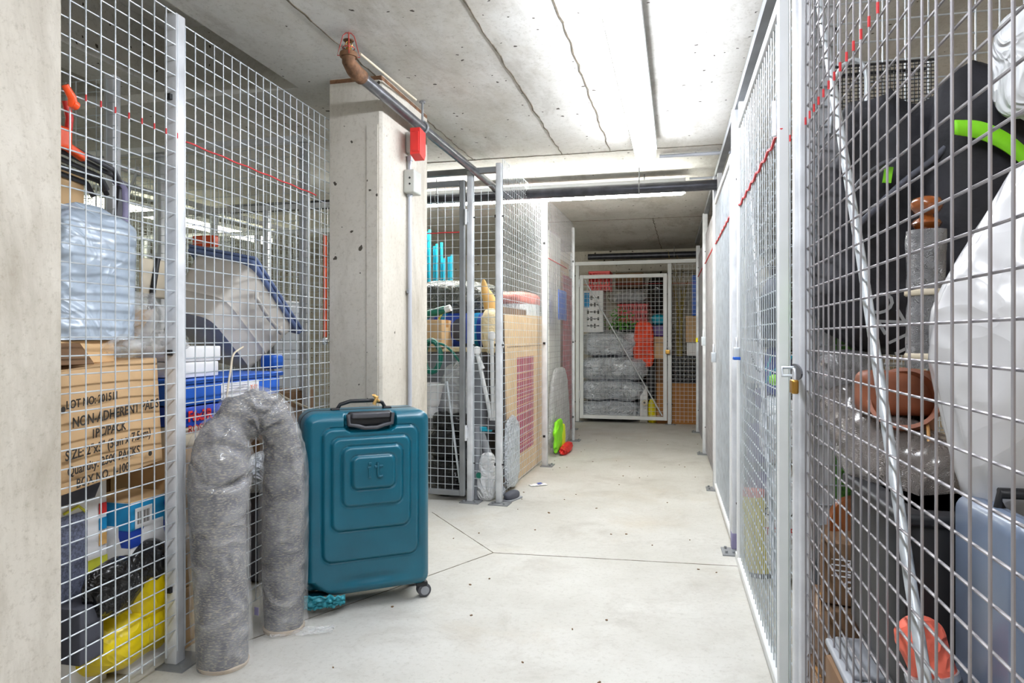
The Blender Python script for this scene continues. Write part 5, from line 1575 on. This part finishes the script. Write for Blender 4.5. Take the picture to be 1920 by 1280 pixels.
# second right cage (in front of partition R2)
zq = lambda px, py, b=-.15: R2.at(px, py, b)[1]
aq = lambda px, b=-.15: R2.at(px, 632, b)[0]
root = R2.thing('foam_roll', 'tall yellow foam roll with pink top standing behind the second right gate', 'roll', aq(1425), -.13, 0)
hh = zq(1415, 930)
mb = MB()
mb.grid(lambda u, v: Vector((math.cos(u * 2 * math.pi) * (.056 + .003 * math.sin(v * 30)) * (1.05 - .12 * v) - .03 * v, math.sin(u * 2 * math.pi) * .055, .02 + v * (hh - .02))), 32, 24)
mb.add([(math.cos(k * math.pi / 12) * .05 - .03, math.sin(k * math.pi / 12) * .05, hh) for k in range(24)], [tuple(range(24))])
mb.build('roll_body', M['yellow'], root, 60)
mb = MB(); mb.lathe([(0, 0), (.058, 0), (.06, .02), (.055, .022), (0, .022)], (0, 0, 0), 28); mb.build('base', M['black'], root, 40)
mb = MB(); mb.lathe([(.02, 0), (.053, 0), (.05, .028), (0, .03)], (-.03, 0, hh), 28); mb.build('top_cap', M['salmon'], root, 60)
bb = bag(R2, 1436, 1500, 890, 1010, -.30, .26, 'white woven sack with printed letters behind the yellow roll', m='whitebag', seed=113, z0=0.0, e=.6, wr=.03, h=zq(1460, 870))
text('C G AR', .05, bb[0], M['ink'], (-.10, -.135, bb[2] * .62), squeeze=1.1)
text('TE 25', .05, bb[0], M['redpr'], (-.10, -.135, bb[2] * .45), squeeze=1.1)
hS = bb[2]
bag(R2, 1424, 1500, 760, 870, -.30, .28, 'bulging white plastic bag on the printed sack near the second right gate', m='whitebag', seed=114, z0=hS, e=.75, wr=.05, h=zq(1460, 740) - hS)
hS2 = zq(1460, 740)
tb = bag(R2, 1437, 1480, 660, 760, -.22, .16, 'deep blue bag with teal stripes and green ball in the second right cage', m='navy', name='striped_bag', seed=115, z0=hS2, e=.4, wr=.02, amp=.03, h=zq(1455, 658) - hS2 + .02)
mb = MB()
for k in range(6): mb.box((-.05 + (k % 3) * .04, -.083, tb[2] * (.2 + .28 * (k // 3)) + .04), (.008, .006, tb[2] * .34), rot(y=22))
mb.build('teal_stripe', M['cyan'], tb[0])
root = R2.thing('ball', 'lime green ball hanging in front of the striped bag', 'ball', aq(1452, -.28), -.28, zq(1452, 712, -.28))
mb = MB(); mb.lathe([(.024 * math.sin(k * math.pi / 12), -.024 * math.cos(k * math.pi / 12)) for k in range(13)], n=20); mb.build('ball_body', M['lime'], root, 180)
carton(R2, 1398, 1432, 655, 728, -.10, .16, 'tilted pale grey box upper left behind the second right gate', m='white', z0=.86, z1=1.05, tape=False)
cc = carton(R2, 1396, 1440, 770, 925, -.10, .2, 'grey plastic drawer unit behind the yellow roll', m='grey', z0=0., z1=.74, tape=False, name='drawer_unit', cat='drawers')
for k in range(3): patch(cc, -cc[1] * .42, cc[1] * .42, .06 + .22 * k, .24 + .22 * k, 'lav', 'drawer')
root = R2.thing('plastic_bowl', 'lavender plastic tub with rim on the grey drawer unit', 'bowl', max(.12, aq(1412, .0)), -.02, .745)
mb = MB(); mb.lathe([(0, 0), (.05, 0), (.065, .06), (.078, .065), (.078, .085), (.062, .085), (.05, .02), (0, .015)], n=32); mb.build('bowl', M['lav'], root, 50)
crate(R2, 1428, 1478, zq(1450, 658) + .02, zq(1450, 560), -.25, .22, 'black wire basket above the striped bag', m='dkgrey', name='wire_basket', cat='basket')
bag(R2, 1430, 1480, 555, 625, -.24, .2, 'dark grey coat bundle in the black wire basket', m='slate', name='coat_bundle', cat='bundle', seed=117, z0=zq(1450, 640), h=.28, e=.7)
root = R2.thing('chain', 'dark chain hanging behind the second right gate', 'chain', aq(1418, -.25), -.25, 0)
mb = MB()
P_ = [Vector((-.02, 0, zq(1410, 665, -.25))), Vector((.0, 0, zq(1418, 690, -.25))), Vector((.03, 0, zq(1430, 702, -.25)))]
C_ = cat(P_, 12)
for i in range(12):
    q0, q1 = C_[i], C_[i + 1]; md = (q0 + q1) / 2; dv = (q1 - q0); rr_ = dv.length * .62; u_ = dv.normalized(); o_ = Vector((0, 1, 0)) if i % 2 else u_.cross(Vector((0, 1, 0)))
    mb.path([md + (u_ * math.cos(k * math.pi / 5) * rr_ + o_ * math.sin(k * math.pi / 5) * rr_ * .5) for k in range(10)], .0018, n=5, closed=True)
mb.build('links', M['dkgrey'], root, 60)
bag(RF, 1425, 1434, 250, 420, .5, .3, 'dark clothes glimpsed high behind the second right gate', m='slate', name='clothes_bundle', cat='clothes', seed=118, z0=1.45, h=.4)
root = thing('hanging_shelf', 'grey shelf high in the second right cage carrying dark clothes', 'shelf', RF.P(-2.3, .75, 1.42), RF.yaw)
mb = MB(); mb.rbox((0, 0, 0), (1.0, .5, .03), r=.004); mb.build('shelf_board', M['rail'], root, 40)
for sx in (-.45, .45):
    mb = MB(); mb.box((sx, .2, -.7), (.03, .03, 1.4)); mb.build('upright', M['rail'], root)

# ------------------------------------------------------------------ nearest right cage
zn = lambda px, py, b: R1.at(px, py, b)[1]
an_ = lambda px, b: R1.at(px, 632, b)[0]
# big black bags
k1 = bag(R1, 1545, 1800, 175, 690, -.22, .20, 'large black nylon sports bag with lime strips hanging in the nearest right cage', m='blackfab', name='sports_bag', cat='bag', seed=121, e=.6, amp=.11, wr=.10, ws=8, nu=80, nv=60, z0=1.03, h=.60)
mb = MB()
for (px, py, w_, h_, r_) in ((1666, 327, .016, .034, 8),):
    a, z = R1.at(px, py, -.25)
    mb.box((a - (an_(1545, -.12) + an_(1800, -.12)) / 2, -.125, z - 1.03), (w_, .006, h_), rot(y=r_))
mb.build('lime_tab', M['lime'], k1[0])
def zip_path(pts, m, name, root, bb_, r=.004):
    mb = MB(); mb.path(cat([Vector(p) for p in pts], 24), r, n=8); return mb.build(name, M[m], root, 60)
ac_ = (an_(1545, -.12) + an_(1800, -.12)) / 2
def lk(px, py, b=-.26): a, z = R1.at(px, py, b); return (a - ac_, b + .12, z - 1.03)
zip_path([lk(1612, 420), lk(1690, 345), lk(1760, 290), lk(1800, 235)], 'slate', 'shoulder_strap', k1[0], None, .007)
zip_path([lk(1600, 400), lk(1605, 350), lk(1650, 310), lk(1675, 300)], 'dkgrey', 'strap_loop', k1[0], None, .005)
text('OZTI', .075, k1[0], M['silver'], lk(1618, 560, -.262), R=rot(y=62), squeeze=.8, thick=.0005)
k2 = bag(R1, 1720, 1960, 120, 560, -.30, .22, 'second black bag with a wide lime band beside the sports bag', m='blackfab', name='sports_bag', cat='bag', seed=125, e=.6, amp=.10, wr=.08, ws=8, nu=80, nv=60, z0=1.12, h=.53)
ac2 = (an_(1720, -.19) + an_(1960, -.19)) / 2
def l2k(px, py, b=-.325): a, z = R1.at(px, py, b); return Vector((a - ac2, b + .19, z - 1.12))
mb = MB()
top = cat([l2k(1790, 225), l2k(1840, 228), l2k(1890, 250), l2k(1940, 290)], 20); bot = cat([l2k(1790, 252), l2k(1840, 262), l2k(1890, 288), l2k(1940, 330)], 20)
mb.grid(lambda u, v: top[int(round(u * 20))].lerp(bot[int(round(u * 20))], v), 20, 2); mb.build('lime_band', M['lime'], k2[0], 60, solid=.003)
root = R1.thing('wire_basket', 'black fine-mesh basket with a chrome loop handle behind the sports bag', 'basket', an_(1660, -.1), -.06, 1.58)
mb = MB(); wv = an_(1760, -.1) - an_(1570, -.1)
for i in range(26): mb.cyl((-wv / 2 + wv * i / 25, -.03, 0), (-wv / 2 + wv * i / 25, -.03, .13), .0013, n=4)
for i in range(16): mb.cyl((-wv / 2, -.03, .13 * i / 15), (wv / 2, -.03, .13 * i / 15), .0013, n=4)
mb.build('mesh_side', M['black'], root)
mb = MB(); mb.path([(-wv / 2, -.03, .13), (wv / 2, -.03, .13), (wv / 2, .03, .13), (-wv / 2, .03, .13)], .003, n=6, closed=True); mb.build('rim', M['black'], root)
hx = an_(1600, -.16) - an_(1660, -.1)
mb = MB(); mb.path(cat([(hx - .045, -.08, -.04), (hx - .035, -.08, .08), (hx, -.08, .125), (hx + .03, -.08, .10), (hx + .032, -.08, .0)], 24), .005, n=8); mb.build('handle', M['galv'], root, 60)
# lime tip and dark strap at far left
bag(R1, 1548, 1582, 425, 475, -.10, .05, 'lime fabric tip showing at the left of the black sports bag', m='lime', name='lime_pouch', cat='pouch', seed=128, e=.8, wr=.03)
# turf roll, white and green items behind the partition
root = R1.thing('turf_roll', 'upright roll of artificial grass behind the mesh partition of nearest right cage', 'roll', an_(1592, .1), .12, 0.)
zg0, zg1 = zn(1592, 665, .1), zn(1592, 560, .1)
mb = MB(); mb.cyl((0, 0, 0), (0, 0, zg1), .045, n=28); mb.build('roll_body', M['grass'], root, 60)
carton(R1, 1548, 1600, 430, 590, .25, .2, 'blue-grey crate glimpsed behind the turf roll', m='steelblue', z0=.0, z1=1.28, tape=False, name='plastic_crate', cat='crate')
bag(R1, 1540, 1556, 545, 640, .06, .08, 'bright green fabric piece left of the turf roll', m='lime', name='green_cloth', cat='cloth', seed=129, z0=1.05, h=.18)
# table leg baluster with bubble wrap
b = -.42
root = R1.thing('table_leg', 'turned varnished wooden table leg wrapped in bubble wrap', 'table leg', an_(1737, b), b, zn(1737, 690, b))
zb = zn(1737, 690, b); hz = zn(1737, 368, b) - zb
mb = MB()
pr = [(.0, 0), (.021, 0), (.021, hz * .80), (.017, hz * .805), (.022, hz * .82), (.026, hz * .84), (.022, hz * .86), (.013, hz * .875), (.012, hz * .89), (.02, hz * .90), (.026, hz * .93), (.028, hz * .955), (.023, hz * .985), (.010, hz), (0, hz)]
mb.lathe(pr, n=32); mb.build('turned_leg', M['wood'], root, 60)
mb = MB()
mb.grid(lambda u, v: Vector(((.033 + .004 * noise.noise(Vector((math.cos(u * 6.283) * 2, math.sin(u * 6.283) * 2, v * 7)))) * math.cos(u * 6.2832), (.033 + .004 * noise.noise(Vector((math.cos(u * 6.283) * 2, 5, v * 7)))) * math.sin(u * 6.2832), v * hz * .80)), 48, 60)
mb.build('bubble_wrap', M['bubble'], root, 180)
for q in (.05, .42):
    mb = MB(); mb.lathe([(.0345, 0), (.0365, .002), (.0365, .01), (.0345, .012)], (0, 0, hz * q), 28)
    mb.build('tape_band', M['cream'], root, 60)
# terracotta pot and the long wrapped roll
b = -.36
root = R1.thing('plant_pot', 'brown plastic plant pot lying open behind the wrapped roll', 'pot', an_(1695, b), b, zn(1695, 745, b))
mb = MB(); mb.lathe([(.04, -.16), (.055, -.03), (.062, -.03), (.066, 0), (.058, 0), (.050, -.02), (.037, -.15), (.0, -.15)], n=36, R=rot(x=62, y=0, z=-25)); mb.build('pot_body', M['terra'], root, 50)
mb = MB(); mb.rbox((.03, .06, .005), (.20, .08, .09), r=.02); mb.build('wooden_shelf', M['terra'], root, 40)
root = thing('wrapped_roll', 'long thick roll in shiny bubble wrap lying across the nearest right cage', 'roll', R1.P(an_(1680, -.34), -.34, 0), 0)
o = root.location
def W(px, py, Y): return Vector(((px - 960) / F_PX * Y, Y, CAM_H - (py - HORIZON) / F_PX * Y))
e0, e1, e2 = W(1585, 750, 1.56), W(1665, 850, 1.42), W(1800, 935, 1.25)
mb = MB(); mb.path([p - o for p in cat([e0, e1, e2], 40)], .1, n=44, rad=lambda t: (.062 + .030 * min(1, t * 2.2)) , wob=lambda t, th, p: 1 + .06 * noise.noise(Vector((math.cos(th) * 2, math.sin(th) * 2, t * 6))) + .02 * math.sin(t * 40 + th))
mb.build('wrapped_body', M['bubblebrown'], root, 180)
for t in (.3, .75):
    p = e0.lerp(e2, t) - o
    mb = MB(); mb.path([p + Vector((math.cos(k * math.pi / 12) * .06 * .5, math.cos(k * math.pi / 12) * .06, math.sin(k * math.pi / 12) * .096)) for k in range(24)], .003, n=6, closed=True)
    mb.build('tape_band', M['tape'], root, 60)
bag(R1, 1536, 1640, 655, 735, -.20, .14, 'white bubble-wrapped parcel above the long roll', m='bubble', name='wrapped_parcel', cat='parcel', seed=131, e=.6, wr=.04)
# big white sack close to the gate
root = thing('plastic_sack', 'huge glossy white plastic sack bulging at the right edge of nearest cage', 'sack', (.79, 1.04, .0), math.radians(-10))
mb = MB()
def sack(u, v):
    a = 2 * math.pi * u
    z = v
    r = .155 * math.sin(math.pi * min(1, .18 + .74 * (1 - v)) ) ** .55 * (1.0 if v < .6 else 1 - .35 * ((v - .6) / .4))
    n1 = noise.noise(Vector((math.cos(a) * 1.8, math.sin(a) * 1.8, v * 2.2 + 3)))
    cr = 1 - abs(noise.noise(Vector((math.cos(a) * 2.5 + v * 2, math.sin(a) * 2.5, v * 3.)))) * 2
    r *= 1 + .12 * n1 + .06 * cr
    return Vector((r * math.cos(a) + .05 * v, r * .72 * math.sin(a), .79 + v * .54))
mb.grid(sack, 110, 80)
mb.add([sack(k / 60, 0.) for k in range(60)], [tuple(reversed(range(60)))]); mb.add([sack(k / 60, 1.) for k in range(60)], [tuple(range(60))])
mb.build('sack_film', M['whitesack'], root, 180)
# black tub and shelf carrying the sack
b = -.5
c = carton(R1, 1690, 1960, 965, 1280, -.62, .34, 'black plastic storage tub under the white sack', m='black', z0=.47, z1=.785, tape=False, r=.03, name='storage_tub', cat='tub')
mb = MB(); mb.rbox((0, 0, c[2] - .01), (c[1] + .02, c[3] + .02, .02), r=.008); mb.build('rim', M['black'], c[0], 40)
carton(R1, 1700, 1960, 1130, 1280, -.58, .3, 'pale tray under the black storage tub', m='grey', z0=.42, z1=.465, tape=False, r=.01, name='tray', cat='tray')
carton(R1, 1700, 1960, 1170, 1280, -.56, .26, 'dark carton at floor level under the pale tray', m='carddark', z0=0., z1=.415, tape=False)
c = carton(R1, 1556, 1654, 1022, 1105, -.22, .16, 'brown-grey carton printed 913 under the wrapped roll', m='carddark', z0=.48, tape=False, yaw=-12)
text('913', .045, c[0], M['white'], (c[1] / 2 - .03, -c[3] / 2 - .006, c[2] * .25), R=rot(y=-80), thick=.0004)
mb = MB()
for k in range(4): mb.box((.0, -c[3] / 2 - .0055, c[2] * .75 - k * .012), (c[1] * .6, .0006, .003))
mb.build('printed_text', M['white'], c[0])
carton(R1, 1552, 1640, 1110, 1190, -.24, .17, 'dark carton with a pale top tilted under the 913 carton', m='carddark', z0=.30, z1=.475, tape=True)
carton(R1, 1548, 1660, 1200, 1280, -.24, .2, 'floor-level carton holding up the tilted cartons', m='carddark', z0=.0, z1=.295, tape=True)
root = R1.thing('wooden_bowl', 'amber wooden disc leaning behind the 913 carton', 'disc', an_(1600, -.08), -.09, .53)
mb = MB(); mb.lathe([(0, -.008), (.06, -.008), (.066, 0), (.06, .008), (0, .008)], (0, 0, .10), 32, rot(x=80, z=15)); mb.build('disc', M['wood'], root, 50)
carton(R1, 1540, 1660, 1030, 1280, -.05, .04, 'dark board standing against the mesh partition low in nearest cage', m='black', z0=0., z1=.52, tape=False, name='dark_board', cat='board')
c = crate(R1, 1664, 1712, .35, .545, -.36, .12, 'bright blue plastic basket low in the nearest right cage', m='blue', name='plastic_basket', cat='basket')
carton(R1, 1668, 1712, 1210, 1280, -.34, .1, 'small box under the bright blue basket', m='slate', z0=.0, z1=.345, tape=False)
bag(R1, 1690, 1790, 1110, 1210, -.64, .07, 'speckled grey fabric bundle behind the coral life vest', m='slate', name='fabric_bundle', cat='bundle', seed=135, e=.7, z0=.42, h=.14)
# coral vest with reflective band
root = thing('rolled_safety_vest', 'rolled coral safety vest with silver band at the bottom right', 'vest', (W(1760, 1280, 1.0).x, 1.0, 0), 0)
zc = W(1760, 1275, 1.0).z
q0, q1 = Vector((-.012, .02, zc + .045)), Vector((.012, -.01, zc - .08))
mb = MB(); mb.path(cat([q0 + Vector((0, .01, .01)), q0, (q0 + q1) / 2 + Vector((.004, 0, 0)), q1], 30), .05, n=40, rad=lambda t: .033 + .002 * math.sin(t * 9) - .012 * max(0, 1 - t / .06), wob=lambda t, th, p: 1 + .05 * noise.noise(Vector((math.cos(th) * 2.4, math.sin(th) * 2.4, t * 3)))); mb.build('rolled_fabric', M['coral'], root, 180)
mb = MB(); u_ = (q1 - q0).normalized(); a_v = u_.orthogonal().normalized(); b_v = u_.cross(a_v)
for t, wd, m in ((.42, .05, 0),):
    mid = q0.lerp(q1, t)
    mb.path([mid - u_ * .014, mid - u_ * .012, mid + u_ * .012, mid + u_ * .014], .0365, n=36)
mb.build('reflective_band', M['silver'], root, 60)
mb = MB(); mid = q0.lerp(q1, .42); mb.path([mid - u_ * .005, mid + u_ * .005], .0372, n=36); mb.build('grey_stripe', M['dkgrey'], root, 60)
carton(R1, 1700, 1790, 1280, 1500, -.74, .12, 'grey box under the rolled coral vest', m='slate', z0=0., z1=.485, tape=False)
# pale transparent lid bottom centre
root = thing('box_lid', 'frosted grey plastic lid lying at the bottom of the nearest right cage', 'lid', W(1650, 1250, 1.32), math.radians(-14))
mb = MB(); mb.rbox((0, 0, 0), (.16, .20, .014), r=.005); mb.rbox((0, 0, .012), (.13, .17, .012), r=.005); mb.build('lid', M['grey'], root, 40)
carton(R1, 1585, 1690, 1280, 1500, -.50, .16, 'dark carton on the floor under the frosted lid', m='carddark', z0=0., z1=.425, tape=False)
# suitcase at the right edge
root = thing('suitcase', 'steel-blue and navy suitcase standing at the right edge of nearest cage', 'suitcase', (.742, .96, .0), math.radians(-12))
zt = W(1880, 968, .92).z
mb = MB(); mb.rbox((-.05, 0, zt / 2), (.05, .20, zt), r=.022, seg=5); mb.build('front_shell', M['steelblue'], root, 50)
mb = MB(); mb.rbox((.045, 0, zt / 2 - .02), (.13, .185, zt - .05), r=.03, seg=5); mb.build('back_shell', M['navysuit'], root, 50)
mb = MB()
for k in range(5): mb.rbox((-.012 + k * .022, -.094, zt / 2 - .03), (.007, .012, zt - .10), r=.003)
mb.build('moulded_rib', M['navysuit'], root, 50)
mb = MB(); mb.path([(-.05, 0, zt), (-.05, 0, zt + .02), (.05, 0, zt + .02), (.05, 0, zt)], .008, n=8); mb.build('carry_handle', M['black'], root, 60)
root = thing('white_bundle', 'white plastic bundle high in the right corner above the black bags', 'bundle', W(1925, 150, 1.3) - Vector((0, 0, .0)), 0)
mb = MB(); mb.blob((.10, .12, .22), 140, .06, 4, .7, .05, 9, c=(0, 0, -.08)); mb.build('bundle_body', M['whitebag'], root, 180)
